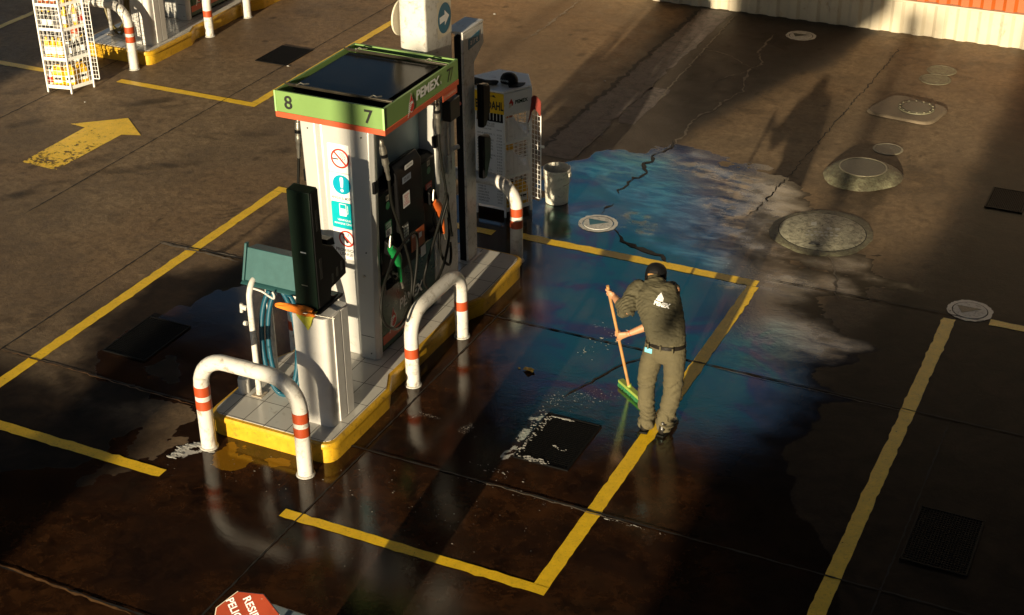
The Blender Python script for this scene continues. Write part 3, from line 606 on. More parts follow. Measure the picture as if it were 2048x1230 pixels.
# ------------------------------------------------------------------ hoop bollards
def hoop(p0, p1, ztop, rad, bend, bands, label, group='white tubular hoop guards'):
    p0, p1 = Vector(p0), Vector(p1); mid = (p0+p1)/2
    t = empty('hoop_guard', (mid.x, mid.y, 0), label, 'hoop guard', group)
    d = (p1-p0).normalized(); up = Vector((0, 0, 1)); path = [p0+up*-0.01, p0+up*(ztop-bend)*0.5, p0+up*(ztop-bend)]
    for k in range(1, 9):
        a = R(90*k/8); path.append(p0+d*(bend-bend*math.cos(a))+up*(ztop-bend+bend*math.sin(a)))
    for k in range(0, 9):
        a = R(90-90*k/8); path.append(p1-d*(bend-bend*math.cos(a))+up*(ztop-bend+bend*math.sin(a)))
    path += [p1+up*(ztop-bend)*0.5, p1+up*-0.01]
    side = d.cross(up)
    obj('tube_frame', MB().tube(path, rad, 24, side=side), 'white', t)
    for p in (p0, p1):
        for z0, z1 in bands:
            obj('reflective_band', MB().lathe([(rad+0.0022, z0), (rad+0.0022, z1)], (p.x, p.y, 0), 28), 'orange_band', t)
        obj('base_collar', MB().lathe([(rad+0.014, 0.002), (rad+0.012, 0.010), (rad+0.002, 0.016)], (p.x, p.y, 0), 24), 'foam', t)
    return t
B2 = ((0.385, 0.468), (0.512, 0.60)); B1 = ((0.292, 0.385),)
hf = hoop((-6.735, 8.165, 0), (-5.80, 8.165, 0), 0.868, 0.064, 0.26, B2, 'white hoop guard across the near end of the nearest island, two orange bands per post')
hr = hoop((-5.668, 9.71, 0), (-5.668, 10.645, 0), 0.70, 0.062, 0.22, B1, 'white hoop guard beside the kerb in front of pump face 7')
hl = hoop((-6.862, 9.71, 0), (-6.862, 10.645, 0), 0.70, 0.062, 0.22, B1, 'white hoop guard half hidden behind the card terminal and its pedestal')
hb = hoop((-6.73, 12.23, 0), (-5.858, 12.23, 0), 0.855, 0.064, 0.26, B2, 'white hoop guard at the far island end in front of the price list rack')

# ------------------------------------------------------------------ pillar with card terminal
def make_pillar(label):
    t = empty('white_pedestal', (-5.93, 8.74, 0.19), label, 'pedestal', 'white pedestals at the island ends')
    P = round_poly([(-6.085, 8.58), (-5.782, 8.58), (-5.775, 8.905), (-6.085, 8.905)], [0.02, 0.055, 0.02, 0.02])
    mb = MB(); mb.prism(P, 0.190, 1.205, taper=1.03); obj('body', mb, 'white_rough', t, bevel=0.006)
    obj('side_cover', MB().box((-5.779, 8.68, 0.205), (-5.766, 8.785, 1.19)), 'white_rough', t, bevel=0.003)
    obj('side_cover', MB().box((-5.779, 8.795, 0.205), (-5.766, 8.895, 1.19)), 'white_rough', t, bevel=0.003)
    return t
pil = make_pillar('white stuccoed pedestal on the nearest island carrying the dark card terminal')
term = empty('card_terminal', (-5.98, 8.78, 1.21), 'tall dark green card terminal standing on the white pedestal', 'terminal')
prof = [(8.655, 1.235), (8.655, 2.245), (8.765, 2.255), (8.775, 1.78), (8.80, 1.75), (8.93, 1.68), (9.08, 1.49), (9.085, 1.36), (8.86, 1.335), (8.83, 1.28), (8.90, 1.245), (8.97, 1.235)]
obj('casing', MB().extr([(-5.885, y, z) for y, z in prof], (-0.205, 0, 0)), 'terminal_green', term, bevel=0.006)
obj('base_plate', MB().extr([(-5.86, y, z) for y, z in [(8.64, 1.208), (8.64, 1.232), (8.99, 1.232), (8.99, 1.208)]], (-0.24, 0, 0)), 'black', term, bevel=0.004)
obj('side_panel', MB().extr([(-5.872, y, z) for y, z in [(8.662, 1.25), (8.662, 2.24), (8.758, 2.248), (8.768, 1.77), (8.93, 1.665), (9.07, 1.485), (9.075, 1.37), (8.85, 1.345), (8.82, 1.25)]], (-0.012, 0, 0)), 'black_matte', term, bevel=0.003)
def vents(t, y0, z0, n, pitch, w_, x=-5.8705, m='steel'):
    mb = MB()
    for k in range(n): mb.box((x, y0, z0-k*pitch), (x+0.0015, y0+w_, z0-k*pitch+pitch*0.4))
    return obj('vent_slots', mb, m, t, smooth=False)
M['vent'] = mat('vent_slot_grey', (0.05, 0.05, 0.045), 0.5)
vents(term, 8.695, 2.08, 14, 0.013, 0.035, m='vent'); vents(term, 8.70, 1.66, 14, 0.013, 0.035, m='vent')
for y_ in (8.86, 8.93, 9.00): vents(term, y_, 1.455+(y_-8.86)*0.35, 7, 0.012, 0.028, m='vent')
obj('nameplate', MB().box((-6.005, 8.6525, 1.72), (-5.955, 8.6548, 1.73)), 'white_sticker', term, smooth=False)
obj('nameplate', MB().box((-6.02, 8.6525, 1.43), (-5.965, 8.6548, 1.437)), 'steel', term, smooth=False)
obj('keypad_hood', MB().extr([(-5.90, y, z) for y, z in [(8.86, 1.70), (8.88, 1.745), (8.97, 1.735), (8.99, 1.66)]], (-0.17, 0, 0)), 'black', term, bevel=0.006)

# ------------------------------------------------------------------ fuel pump
def smoke_logo(c, h, plane, parent, m1='white_sticker', m2='red', name='emblem'):
    """drop shaped emblem with a striped eagle head"""
    mt = ROT[plane]; c = Vector(c); e = {}
    n = ROT[plane] @ Vector((0, 0, 1))
    drop = [(0.02, 0.50), (0.09, 0.30), (0.20, 0.10), (0.25, -0.06), (0.22, -0.22), (0.10, -0.34), (-0.02, -0.36), (-0.14, -0.28), (-0.20, -0.12), (-0.17, 0.04), (-0.08, 0.24)]
    o = obj(name, plate([(x*h*1.08, y*h*1.06) for x, y in drop], c+n*0.0004, plane), m1, parent, smooth=False, fixn=False)
    obj('drop', plate([(x*h*0.96, y*h*0.96) for x, y in drop], c+n*0.0010, plane), m2, o, smooth=False, fixn=False)
    mb = MB()
    for k in range(8):
        y = 0.10-k*0.082; x0 = -0.20-k*0.022; x1 = 0.12-k*0.055
        mb.add([mt @ Vector((a*h, b*h, 0))+c+n*0.0016 for a, b in ((x0, y), (x1, y+0.02), (x1-0.012, y-0.030), (x0-0.01, y-0.050))], [(0, 1, 2, 3)])
    mb.add([mt @ Vector((a*h, b*h, 0))+c+n*0.0016 for a, b in ((-0.05, 0.10), (0.05, 0.14), (0.14, 0.08), (0.16, -0.02), (0.11, 0.0), (0.04, 0.03), (-0.02, 0.0))], [tuple(range(7))])
    obj('eagle', mb, m1, o, smooth=False, fixn=False)
    return o
def hose_mb(pts, r=0.0125, n=9): return MB().tube(smooth_path(pts, n), r, 12)
def coupling(parent, pts):
    """breakaway coupling along a short straight run from pts[0] down to pts[1]"""
    a, b_ = Vector(pts[0]), Vector(pts[1]); prof = [(0, .013), (.04, .015), (.06, .018), (.16, .019), (.18, .026), (.30, .030), (.36, .031), (.42, .026), (.52, .029), (.60, .030), (.64, .022), (.78, .022), (.80, .018), (.98, .017), (1, .0135)]
    mb = MB(); mb.tube([a+(b_-a)*p for p, r in prof], [r for p, r in prof], 14); o = obj('breakaway_coupling', mb, 'steel', parent)
    obj('coupling_sleeve', MB().tube([a+(b_-a)*.34, a+(b_-a)*.42], 0.0325, 14), 'black', o)
    return o
def nozzle(parent, base, dr, m, length=0.27):
    """nozzle hanging with its hose end down: base = top (spout) end, dr = direction towards hose"""
    c = Vector(base); d = Vector(dr).normalized(); s = Vector((1, 0, 0)); f = d.cross(s)
    P = [(0, .030, .030), (.04, .040, .042), (.09, .044, .050), (.15, .042, .056), (.20, .036, .048), (.235, .025, .030), (.27, .021, .024), (.35, .020, .021), (.38, .021, .022)]
    bow = lambda t: -f*0.05*math.sin(min(t/.38, 1)*math.pi)
    q = length/.38*1.15
    body = obj('nozzle', MB().tube([c+d*t*q+bow(t) for t, a, b_ in P], [(a*0.8, b_) for t, a, b_ in P], 16, side=s), m, parent)
    obj('swivel', MB().tube([c+d*.38*q, c+d*.45*q], 0.016, 14), 'steel', body)
    obj('spout', MB().tube([c-d*0.01, c-d*.05-f*.02, c-d*.09-f*.055], [.014, .012, .011], 12), 'steel', body)
    gp = [c+d*.10*q+f*.03, c+d*.16*q+f*.085, c+d*.24*q+f*.09, c+d*.33*q+f*.055, c+d*.36*q+f*.012]
    obj('lever_guard', MB().tube(smooth_path(gp, 5), [(.012, .007)]*21, 10, side=s), 'black', body)
    return body
def sticker(parent, pts, c, plane, m='white_sticker', name='sticker'): return obj(name, plate(pts, c, plane), m, parent, smooth=False, fixn=False)
def make_pump(label):
    t = empty('fuel_pump', (CX, 10.2, 0.19), label, 'fuel pump', 'fuel pumps on the islands')
    def panel(y, sgn):
        # folded sheet front: flanges either side of a recessed centre, a little wider at the top
        pr = [(-0.285, 0.10), (-0.295, 0.04), (-0.27, 0.0), (-0.16, 0.0), (-0.125, 0.035), (0.09, 0.035), (0.125, 0.0), (0.27, 0.0), (0.295, 0.04), (0.285, 0.10)]
        mb = MB(); n = len(pr)
        vs = [(CX+x*0.985, y+sgn*d, 0.196) for x, d in pr]+[(CX+x*1.20, y+sgn*d, 2.375) for x, d in pr]
        fs = [(i, (i+1) % n, n+(i+1) % n, n+i) for i in range(n)]+[tuple(range(n-1, -1, -1)), tuple(range(n, 2*n))]
        mb.add(vs, fs); return mb
    fp = obj('end_panel', panel(9.65, 1), 'grey_metal', t, bevel=0.008)
    obj('end_panel', panel(10.86, -1), 'grey_metal', t, bevel=0.008)
    for y in (9.70, 10.76):
        for s in (-1, 1): obj('latch', MB().box((CX+s*0.325-0.02, y-0.035, 1.80), (CX+s*0.325+0.02, y+0.035, 1.91)), 'black', t, bevel=0.008)
    obj('cabinet', MB().box((CX-0.26, 9.752, 0.20), (CX+0.26, 10.758, 1.765)), 'black', t, bevel=0.01)
    obj('inner_column', MB().box((CX-0.17, 9.753, 1.767), (CX+0.17, 10.757, 2.37)), 'teal_inner', t, bevel=0.01)
    for s in (-1, 1):
        sx = lambda d: CX+s*(0.262+d)
        def bx(n_, d0, d1, y0, y1, z0, z1, m_, bv=0.006): return obj(n_, MB().box((min(sx(d0), sx(d1)), y0, z0), (max(sx(d0), sx(d1)), y1, z1)), m_, t, bevel=bv)
        lp = bx('lower_panel', 0.0, 0.018, 9.762, 10.748, 0.235, 0.93, 'dark_green')
        ls = obj('red_stripe', MB().box((min(sx(.0185), sx(.021)), 9.765, 0.29), (max(sx(.0185), sx(.021)), 10.745, 0.375)), 'red_stripe', lp, smooth=False)
        # moulded black dispenser face: side wings and a bulging centre console
        for ya, yb in ((9.755, 10.03), (10.48, 10.755)):
            obj('wing', MB().extr([(sx(0.0), ya, 0.935), (sx(0.03), ya, 0.94), (sx(0.055), ya, 1.05), (sx(0.05), ya, 1.73), (sx(0.0), ya, 1.765)], (0, yb-ya, 0)), 'black', t, bevel=0.008)
        con = obj('console', MB().extr([(sx(0.0), 10.035, 0.87), (sx(0.06), 10.035, 0.90), (sx(0.095), 10.035, 1.12), (sx(0.085), 10.035, 1.45), (sx(0.075), 10.035, 1.82), (sx(0.02), 10.035, 1.90), (sx(-0.06), 10.035, 1.86), (sx(-0.06), 10.035, 0.87)], (0, 0.44, 0)), 'black', t, bevel=0.012)
        P = 'side'
        if s == 1:
            X = sx(0.0)
            scr = obj('display', plate([(-.075, -.03), (.075, -.03), (.075, .03), (-.075, .03)], (sx(.0805), 10.20, 1.735), P), 'screen', con, smooth=False, fixn=False)
            text('25.80', (sx(.0815), 10.20, 1.735), 0.10, 0.03, P, 'ink', scr, 'reading')
            st = sticker(con, rrect(.15, .045, .012), (sx(.0785), 10.25, 1.835), P); text('GASOLINAS', (sx(.0795), 10.26, 1.835), .10, .016, P, 'ink', st)
            st = sticker(con, rrect(.12, .135, .008), (sx(.0865), 10.17, 1.55), P)
            text('ATENCION\nUTILICE\nEL SELLO\nDE CALIDAD', (sx(.0875), 10.17, 1.55), .10, .10, P, 'red', st)
            kp = obj('keypad', MB().box((sx(.09), 10.07, 1.15), (sx(.0965), 10.17, 1.34)), 'steel_dark', con, bevel=0.002)
            mb = MB()
            for i in range(3):
                for j in range(6): mb.box((sx(.0967), 10.08+i*.03, 1.165+j*.028), (sx(.0995), 10.10+i*.03, 1.185+j*.028))
            obj('keys', mb, 'grey_metal', kp, smooth=False)
            pr = obj('orange_grade_panel', MB().box((sx(.0905), 10.20, 1.02), (sx(.0995), 10.44, 1.20)), 'orange_noz', con, bevel=0.004)
            sticker(pr, rrect(.05, .05, .004), (sx(.1003), 10.36, 1.13), P); text('REC', (sx(.1005), 10.25, 1.17), .07, .03, P, 'white_sticker', pr)
            st = sticker(con, rrect(.09, .10, .006), (sx(.1005), 10.40, 0.955), P)
            for yc, z1_, z2_, mm, num, nm_ in ((9.89, 1.63, 1.36, 'dark_green2', '87', 'GASOLINA\nREGULAR'), (10.62, 1.66, 1.42, 'red', '91', 'GASOLINA\nPREMIUM')):
                st = sticker(t, rrect(.05, .05, .004), (sx(.052), yc+.02, z1_+.035), P, 'cream'); text('88', (sx(.0527), yc+.02, z1_+.035), .035, .03, P, 'ink', st)
                sticker(t, disc(.034, 24), (sx(.053), yc+.02, z1_-.035), P, 'dark_green2')
                st = sticker(t, rrect(.115, .185, .006), (sx(.0535), yc+.01, z2_), P, mm, 'grade_sticker')
                sticker(st, rrect(.095, .07, .004), (sx(.0542), yc+.01, z2_-.01), P); text(num, (sx(.0549), yc+.01, z2_-.01), .055, .045, P, 'ink', st)
                text(nm_, (sx(.0549), yc+.01, z2_+.06), .09, .045, P, 'white_sticker', st); text('OCTANOS', (sx(.0549), yc+.01, z2_-.07), .08, .014, P, 'white_sticker', st)
            smoke_logo((sx(.0195), 9.955, 0.47), 0.22, P, lp)
            text('PEMEX', (sx(.020), 10.29, 0.545), .44, .105, P, 'white_sticker', lp, bold=0.03, shear=0.15)
            noz_x = sx(.10)
            for yc, m_, zt in ((9.85, 'green_noz', 1.22), (10.62, 'orange_noz', 1.36)):
                hk = obj('nozzle_boot', MB().extr([(sx(.05), yc-.05, zt+.10), (sx(.10), yc-.05, zt+.08), (sx(.125), yc-.05, zt-.02), (sx(.125), yc-.05, zt-.05), (sx(.05), yc-.05, zt-.03)], (0, .10, 0)), 'black', t, bevel=0.01)
                obj('nozzle_cradle', MB().extr([(sx(.05), yc-.045, zt-.30), (sx(.09), yc-.045, zt-.32), (sx(.10), yc-.045, zt-.36), (sx(.05), yc-.045, zt-.40)], (0, .16, 0)), 'black', t, bevel=0.01)
            g = nozzle(t, (noz_x+.02, 9.80, 1.26), (0.05, 0.30, -1), 'green_noz', .34)
            og = nozzle(t, (noz_x+.02, 10.585, 1.36), (0.05, 0.36, -1), 'orange_noz', .34)
            X = -5.84
            h = obj('fuel_hose', hose_mb([(X+.01, 9.75, 1.93), (X, 9.79, 1.70), (X+.01, 9.86, 1.48), (X+.03, 9.96, 1.15), (X+.04, 10.0, .92), (X+.05, 9.95, .74), (X+.10, 9.78, .66), (X+.17, 9.50, .68), (X+.20, 9.27, .84), (X+.20, 9.20, 1.02), (X+.17, 9.33, 1.20), (X+.12, 9.62, 1.31), (X+.08, 9.93, 1.345), (X+.06, 10.08, 1.28), (X+.06, 10.07, 1.05), (X+.06, 9.99, .80), (X+.05, 9.955, .66), (X+.03, 9.925, .72), (X+.015, 9.915, .80)]), 'rubber', t)
            coupling(t, [(X-.005, 9.68, 2.30), (X+.01, 9.75, 1.92)])
            obj('fuel_hose', hose_mb([(X, 10.645, 2.00), (X, 10.66, 1.8), (X+.01, 10.72, 1.45), (X+.02, 10.75, 1.15), (X+.03, 10.77, .95)]), 'rubber', t)
            obj('fuel_hose', hose_mb([(X+.03, 10.735, .90), (X+.03, 10.745, .78), (X+.04, 10.69, .70), (X+.04, 10.58, .80), (X+.03, 10.53, .98), (X+.05, 10.56, 1.2), (X+.08, 10.62, 1.38), (X+.10, 10.56, 1.475), (X+.11, 10.49, 1.38), (X+.10, 10.32, 1.14), (X+.09, 10.18, .94), (X+.07, 10.16, .78), (X+.07, 10.28, .66), (X+.07, 10.50, .76), (X+.06, 10.66, .98), (X+.02, 10.735, 1.15)]), 'rubber', t)
            coupling(t, [(X, 10.615, 2.34), (X, 10.645, 1.99)])
        else:
            X = -6.70
            for ya, zt in ((9.76, 1.22), (10.62, 1.32)):
                nozzle(t, (X-.05, ya-.06, zt+.04), (-0.05, .3, -1), 'orange_noz', .34)
                coupling(t, [(X-.02, ya+.06, 2.33), (X-.04, ya+.05, 1.93)])
                obj('fuel_hose', hose_mb([(X-.04, ya+.05, 1.94), (X-.07, ya+.03, 1.6), (X-.12, ya+.0, 1.25), (X-.13, ya-.02, 1.0), (X-.10, ya+.02, .80), (X-.06, ya+.06, .72), (X-.05, ya+.06, .80)]), 'rubber', t)
    # canopy sign box
    x0, x1, y0, y1, zb, zt = -6.79, -5.76, 9.61, 10.885, 2.372, 2.602
    cb = obj('sign_box', MB().box((x0, y0, zb+.05), (x1, y0+.018, zt)).box((x0, y1-.018, zb+.05), (x1, y1, zt)).box((x0, y0+.0183, zb+.05), (x0+.018, y1-.0183, zt)).box((x1-.018, y0+.0183, zb+.05), (x1, y1-.0183, zt)), 'green_sign', t)
    obj('base_stripe', MB().box((x0-.003, y0-.003, zb), (x1+.003, y1+.003, zb+.048)), 'red_stripe', cb, bevel=0.002)
    obj('corner_trim', MB().box((x1-.014, y0-.005, zb+.0485), (x1+.004, y0-.0005, zt+.002)), 'green_trim', cb, smooth=False)
    obj('corner_trim', MB().box((x0-.004, y0-.005, zb+.0485), (x0+.012, y0-.0005, zt+.002)), 'green_trim', cb, smooth=False)
    obj('top_panel', MB().box((x0+.05, y0+.20, zt-.055), (x1-.10, y1-.17, zt-.022)), 'top_panel', cb, bevel=0.004)
    obj('tray', MB().box((x0+.019, y0+.019, zb+.06), (x1-.019, y1-.019, zt-.09)), 'black_matte', cb)
    obj('lamp_cover', MB().box((x0+.16, y0+.05, zt-.085), (x1-.14, y0+.15, zt-.05)), 'top_panel', cb, bevel=0.004)
    for yy in (y0+.19, y1-.14):
        rl = obj('cross_rail', MB().box((x0+.02, yy-.012, zt-.022), (x1-.02, yy+.012, zt-.002)).tube([(x0+.0, yy-.03, zt+.004), (x1-.01, yy-.03, zt+.004)], 0.009, 8), 'dark_metal', cb, bevel=0.002)
        for xx in (x0+.16, x1-.18): obj('clip', MB().tube([(xx-.035, yy-.05, zt+.012), (xx-.02, yy-.005, zt+.02), (xx+.02, yy-.02, zt+.018), (xx+.04, yy+.025, zt+.01)], .006, 8), 'steel', rl)
    text('8', (-6.66, y0-.0065, 2.515), None, .118, 'front', 'ink', cb, 'numeral', bold=0.012)
    text('7', (-5.90, y0-.0065, 2.515), None, .118, 'front', 'ink', cb, 'numeral', bold=0.012)
    text('7', (x1+.0045, 10.71, 2.515), None, .118, 'side', 'ink', cb, 'numeral', bold=0.012)
    smoke_logo((x1+.0035, 10.045, 2.49), .19, 'side', cb)
    text('PEMEX', (x1+.0045, 10.335, 2.53), .41, .085, 'side', 'white_sticker', cb, bold=0.035, shear=0.1)
    text('®', (x1+.0045, 10.565, 2.50), .025, .025, 'side', 'white_sticker', cb)
    tg = obj('hanging_tag', MB().box((x1-.004, 10.60, 2.305), (x1-.001, 10.86, 2.369)), 'red_stripe', cb, smooth=False)
    text('ESTA PAGUE SERVICIO', (x1+.0, 10.73, 2.338), .22, .022, 'side', 'cream', tg)
    tg = obj('hanging_tag', MB().box((x1-.20, 9.86, 2.24), (x1-.197, 10.02, 2.37)), 'cream', cb, smooth=False)
    text('PEMEX', (x1-.1965, 9.94, 2.30), .14, .035, 'side', 'red', tg, bold=0.02)
    for sx_, zz in ((-.225, .26), (.225, .26), (-.235, 1.25), (.235, 1.25), (.255, 2.30), (-.255, 2.30)): obj('screw', MB().tube([(CX+sx_, 9.6515, zz), (CX+sx_, 9.646, zz)], .007, 10), 'steel_dark', fp)
    obj('panel_seam', MB().box((CX-.262, 9.6488, .425), (CX-.165, 9.6496, .431)), 'ink', fp, smooth=False); obj('panel_seam', MB().box((CX+.135, 9.6488, .425), (CX+.262, 9.6496, .431)), 'ink', fp, smooth=False)
    obj('lock', MB().tube([(CX+.20, 9.6515, 1.02), (CX+.20, 9.643, 1.02)], .014, 14), 'steel', fp)
    # safety stickers down the front panel
    yf = 9.6835
    def put(zc, h, m_='white_sticker'): return obj('safety_sign', plate(rrect(.235, h, .016), (-6.248, yf, zc), 'front'), m_, fp, smooth=False, fixn=False)
    F = lambda d: yf-d
    s1 = put(2.062, .255)
    sm = MB(); sm.add([(-6.32, F(.0012), 2.048), (-6.265, F(.0012), 2.048), (-6.265, F(.0012), 2.060), (-6.32, F(.0012), 2.060)], [(0, 1, 2, 3)])
    for k in range(3): sm.tube([(-6.245+k*.018, F(.002), 2.05), (-6.232+k*.018, F(.002), 2.075), (-6.25+k*.016, F(.002), 2.10), (-6.235+k*.012, F(.002), 2.12)], .0022, 5)
    obj('cigarette', sm, 'ink', s1, smooth=False)
    obj('red_ring', ring_mb(.072, .088, (-6.248, F(.0022), 2.062), 'front'), 'red', s1, smooth=False)
    obj('red_bar', MB().add([(-6.248+a*.7071*1, F(.0030), 2.062+b_*.7071) for a, b_ in ((-.086, .071), (-.071, .086), (.086, -.071), (.071, -.086))], [(0, 1, 2, 3)]), 'red', s1, smooth=False)
    s2 = put(1.795, .262)
    obj('blue_disc', plate(disc(.088), (-6.248, F(.0012), 1.825), 'front'), 'blue_sign', s2, smooth=False, fixn=False)
    obj('exclamation', plate([(-.010, -.028), (.010, -.028), (.017, .05), (.012, .066), (0, .071), (-.012, .066), (-.017, .05)], (-6.248, F(.002), 1.825), 'front'), 'white_sticker', s2, smooth=False, fixn=False)
    obj('exclamation', plate(disc(.0145, 16), (-6.248, F(.002), 1.773), 'front'), 'white_sticker', s2, smooth=False, fixn=False)
    text('APAGUE EL MOTOR', (-6.248, F(.0015), 1.70), .215, .024, 'front', 'ink', s2, bold=0.01)
    s3 = put(1.54, .242, 'teal_sign')
    pm = ring_mb(.0, .0, (0, 0, 0), 'front', 3); pm = MB()
    def fr(x, z, w_, h): pm.add([(-6.248+x-w_/2, F(.0013), z-h/2), (-6.248+x+w_/2, F(.0013), z-h/2), (-6.248+x+w_/2, F(.0013), z+h/2), (-6.248+x-w_/2, F(.0013), z+h/2)], [(0, 1, 2, 3)])
    fr(-.005, 1.568, .068, .062); fr(-.036, 1.622, .006, .046); fr(.026, 1.622, .006, .046); fr(-.005, 1.645, .068, .006); fr(-.005, 1.602, .068, .005); fr(.042, 1.60, .005, .075); fr(.036, 1.562, .015, .005)
    obj('pump_symbol', pm, 'white_sticker', s3, smooth=False)
    text('VERIFIQUE', (-6.248, F(.0013), 1.496), .13, .020, 'front', 'white_sticker', s3, bold=0.012)
    text('MARQUE CEROS', (-6.248, F(.0013), 1.462), .19, .020, 'front', 'white_sticker', s3, bold=0.012)
    s4 = put(1.272, .285)
    obj('red_ring', ring_mb(.062, .077, (-6.235, F(.0022), 1.325), 'front'), 'red', s4, smooth=False)
    ph = MB(); ph.obox((-6.245, F(.0012), 1.315), (.011, 0, .006), (0, .0003, 0), (-.018, 0, .030)); ph.tube([(-6.225, F(.0015), 1.345), (-6.213, F(.0015), 1.375)], .003, 6)
    obj('phone_symbol', ph, 'ink', s4, smooth=False)
    obj('red_bar', MB().add([(-6.235+a*.7071, F(.0030), 1.325+b_*.7071) for a, b_ in ((-.075, .062), (-.062, .075), (.075, -.062), (.062, -.075))], [(0, 1, 2, 3)]), 'red', s4, smooth=False)
    text('PROHIBIDO\nUSARSE', (-6.248, F(.0013), 1.195), .20, .068, 'front', 'ink', s4, bold=0.01)
    return t
M['teal_inner'] = mat('pale_blue_inner_panel', (0.30, 0.42, 0.45), 0.4, metal=0.1, var=0.05)
M['screen'] = mat('lcd_screen', (0.22, 0.25, 0.32), 0.25, var=0.1)
M['dark_metal'] = mat('dark_weathered_metal', (0.05, 0.042, 0.03), 0.35, metal=0.6, var=0.3, scale=15)
M['steel_dark'] = mat('dark_steel', (0.06, 0.06, 0.055), 0.4, metal=0.5)
M['dark_green2'] = mat('green_label', (0.02, 0.16, 0.06), 0.4)
M['green_trim'] = mat('pale_green_trim', (0.30, 0.50, 0.20), 0.35)
M['cream'] = mat('cream_label', (0.62, 0.56, 0.44), 0.5)
pump = make_pump('green-topped fuel pump numbered 8 and 7 on the nearest island')

# ------------------------------------------------------------------ column and air tower
def make_column(label):
    t = empty('canopy_column', (-6.25, 11.2, 0.19), label, 'column', 'white canopy columns')
    P = round_poly([(-6.40, 10.95), (-6.10, 10.95), (-6.10, 11.44), (-6.40, 11.44)], [0.13, 0.03, 0.03, 0.13], 8)
    obj('shaft', MB().prism(P, 0.19, 8.49), 'white', t)
    obj('junction_box', MB().box((-6.085, 11.17, 1.87), (-6.0, 11.36, 2.07)), 'steel_dark', t, bevel=0.008)
    obj('cover_plate', MB().box((-6.099, 11.14, 1.84), (-6.087, 11.40, 2.10)), 'grey_metal', t, bevel=0.003)
    obj('push_button', MB().tube([(-6.04, 11.36, 1.97), (-6.04, 11.43, 1.955)], [.014, .018], 12), 'red', t)
    obj('conduit', MB().tube([(-6.08, 11.30, 1.87), (-6.08, 11.30, 1.35)], .012, 10).tube([(-6.08, 11.20, 2.34), (-6.08, 11.22, 2.09)], .012, 10), 'white', t)
    obj('valve', MB().tube([(-6.07, 11.30, 1.55), (-6.04, 11.38, 1.55)], .022, 12), 'white', t)
    obj('outlet_box', MB().box((-6.10, 11.24, 1.32), (-6.075, 11.31, 1.50)), 'white', t, bevel=0.004)
    obj('outlet_box', MB().box((-6.10, 11.02, 1.40), (-6.085, 11.09, 1.56)), 'white', t, bevel=0.004)
    sg = obj('sign_plate', plate([(-.135, -.165), (.125, -.165), (.125, .165), (-.135, .165)], (-6.0965, 11.295, 2.80), 'side'), 'cream', t, smooth=False, fixn=False)
    obj('blue_disc', plate(disc(.125, 36, 0.95, 1.1), (-6.0955, 11.29, 2.80), 'side'), 'dblue_sign', sg, smooth=False, fixn=False)
    obj('arrow', plate([(-.085, -.035), (.01, -.028), (.01, -.07), (.095, .0), (.01, .07), (.01, .03), (-.085, .025)], (-6.0945, 11.285, 2.80), 'side'), 'white_sticker', sg, smooth=False, fixn=False)
    s2 = obj('sign_plate', plate([(-.10, -.06), (.10, -.06), (.10, .3), (-.10, .3)], (-6.0965, 11.30, 3.03), 'side'), 'cream', t, smooth=False, fixn=False)
    text('VEL', (-6.0955, 11.27, 3.02), .10, .05, 'side', 'ink', s2)
    obj('side_sign', MB().tube([(-6.42, 11.1, 2.82), (-6.435, 11.1, 2.82)], .16, 28), 'cream', t, bevel=0.002)
    return t
colm = make_column('tall white column with a blue arrow sign behind the nearest pump')
air = empty('air_tower', (-6.16, 11.75, 0.19), 'narrow black and white air supply tower marked aire', 'air tower')
obj('black_face', MB().box((-6.205, 11.66, 0.20), (-6.135, 11.84, 2.50)), 'black_matte', air, bevel=0.004)
obj('white_side', MB().extr([(-6.132, y, z) for y, z in [(11.655, 0.21), (11.655, 2.525), (12.065, 2.525), (12.075, 2.33), (11.87, 2.20), (11.845, 0.21)]], (0.024, 0, 0)), 'white', air, bevel=0.003)
obj('cap', MB().box((-6.30, 11.65, 2.528), (-6.107, 12.075, 2.55)), 'white', air, bevel=0.003)
obj('head', MB().box((-6.30, 11.86, 2.24), (-6.136, 12.04, 2.527)), 'white', air, bevel=0.004)
obj('foot_plate', MB().box((-6.32, 11.62, 0.1945), (-6.08, 11.90, 0.206)), 'white', air, bevel=0.003)
sg = obj('name_sign', MB().extr([(-6.1078, 11.76, 2.35), (-6.1078, 11.985, 2.375), (-6.1078, 11.985, 2.475), (-6.1078, 11.76, 2.45)], (0.003, 0, 0)), 'dblue_sign', air, smooth=False)
text('aire', (-6.104, 11.872, 2.413), .15, .055, 'side', 'white_sticker', sg, spacing=1.25)
for z0, z1, z2 in ((1.99, 1.66, 1.55), (1.47, 1.20, 1.02)):
    obj('hose_holder', MB().extr([(-6.09, y, z) for y, z in [(11.862, z0), (12.00, z0-.03), (12.03, z0-.08), (12.02, z1), (11.93, z2), (11.862, z2)]], (0.07, 0, 0)), 'black', air, bevel=0.018)
# ------------------------------------------------------------------ hose stand, hose, box, cloth
st = empty('hose_stand', (-6.64, 8.95, 0.19), 'thin white tube stand with a hook on the nearest island', 'stand')
pth = [(-6.62, 8.76, .20), (-6.62, 8.76, .7), (-6.62, 8.76, 1.08), (-6.622, 8.775, 1.17), (-6.628, 8.83, 1.235), (-6.64, 8.93, 1.25), (-6.655, 9.03, 1.22), (-6.665, 9.08, 1.12), (-6.67, 9.09, .7), (-6.67, 9.09, .20)]
obj('tube_frame', MB().tube(smooth_path(pth, 4), .026, 16), 'white', st)

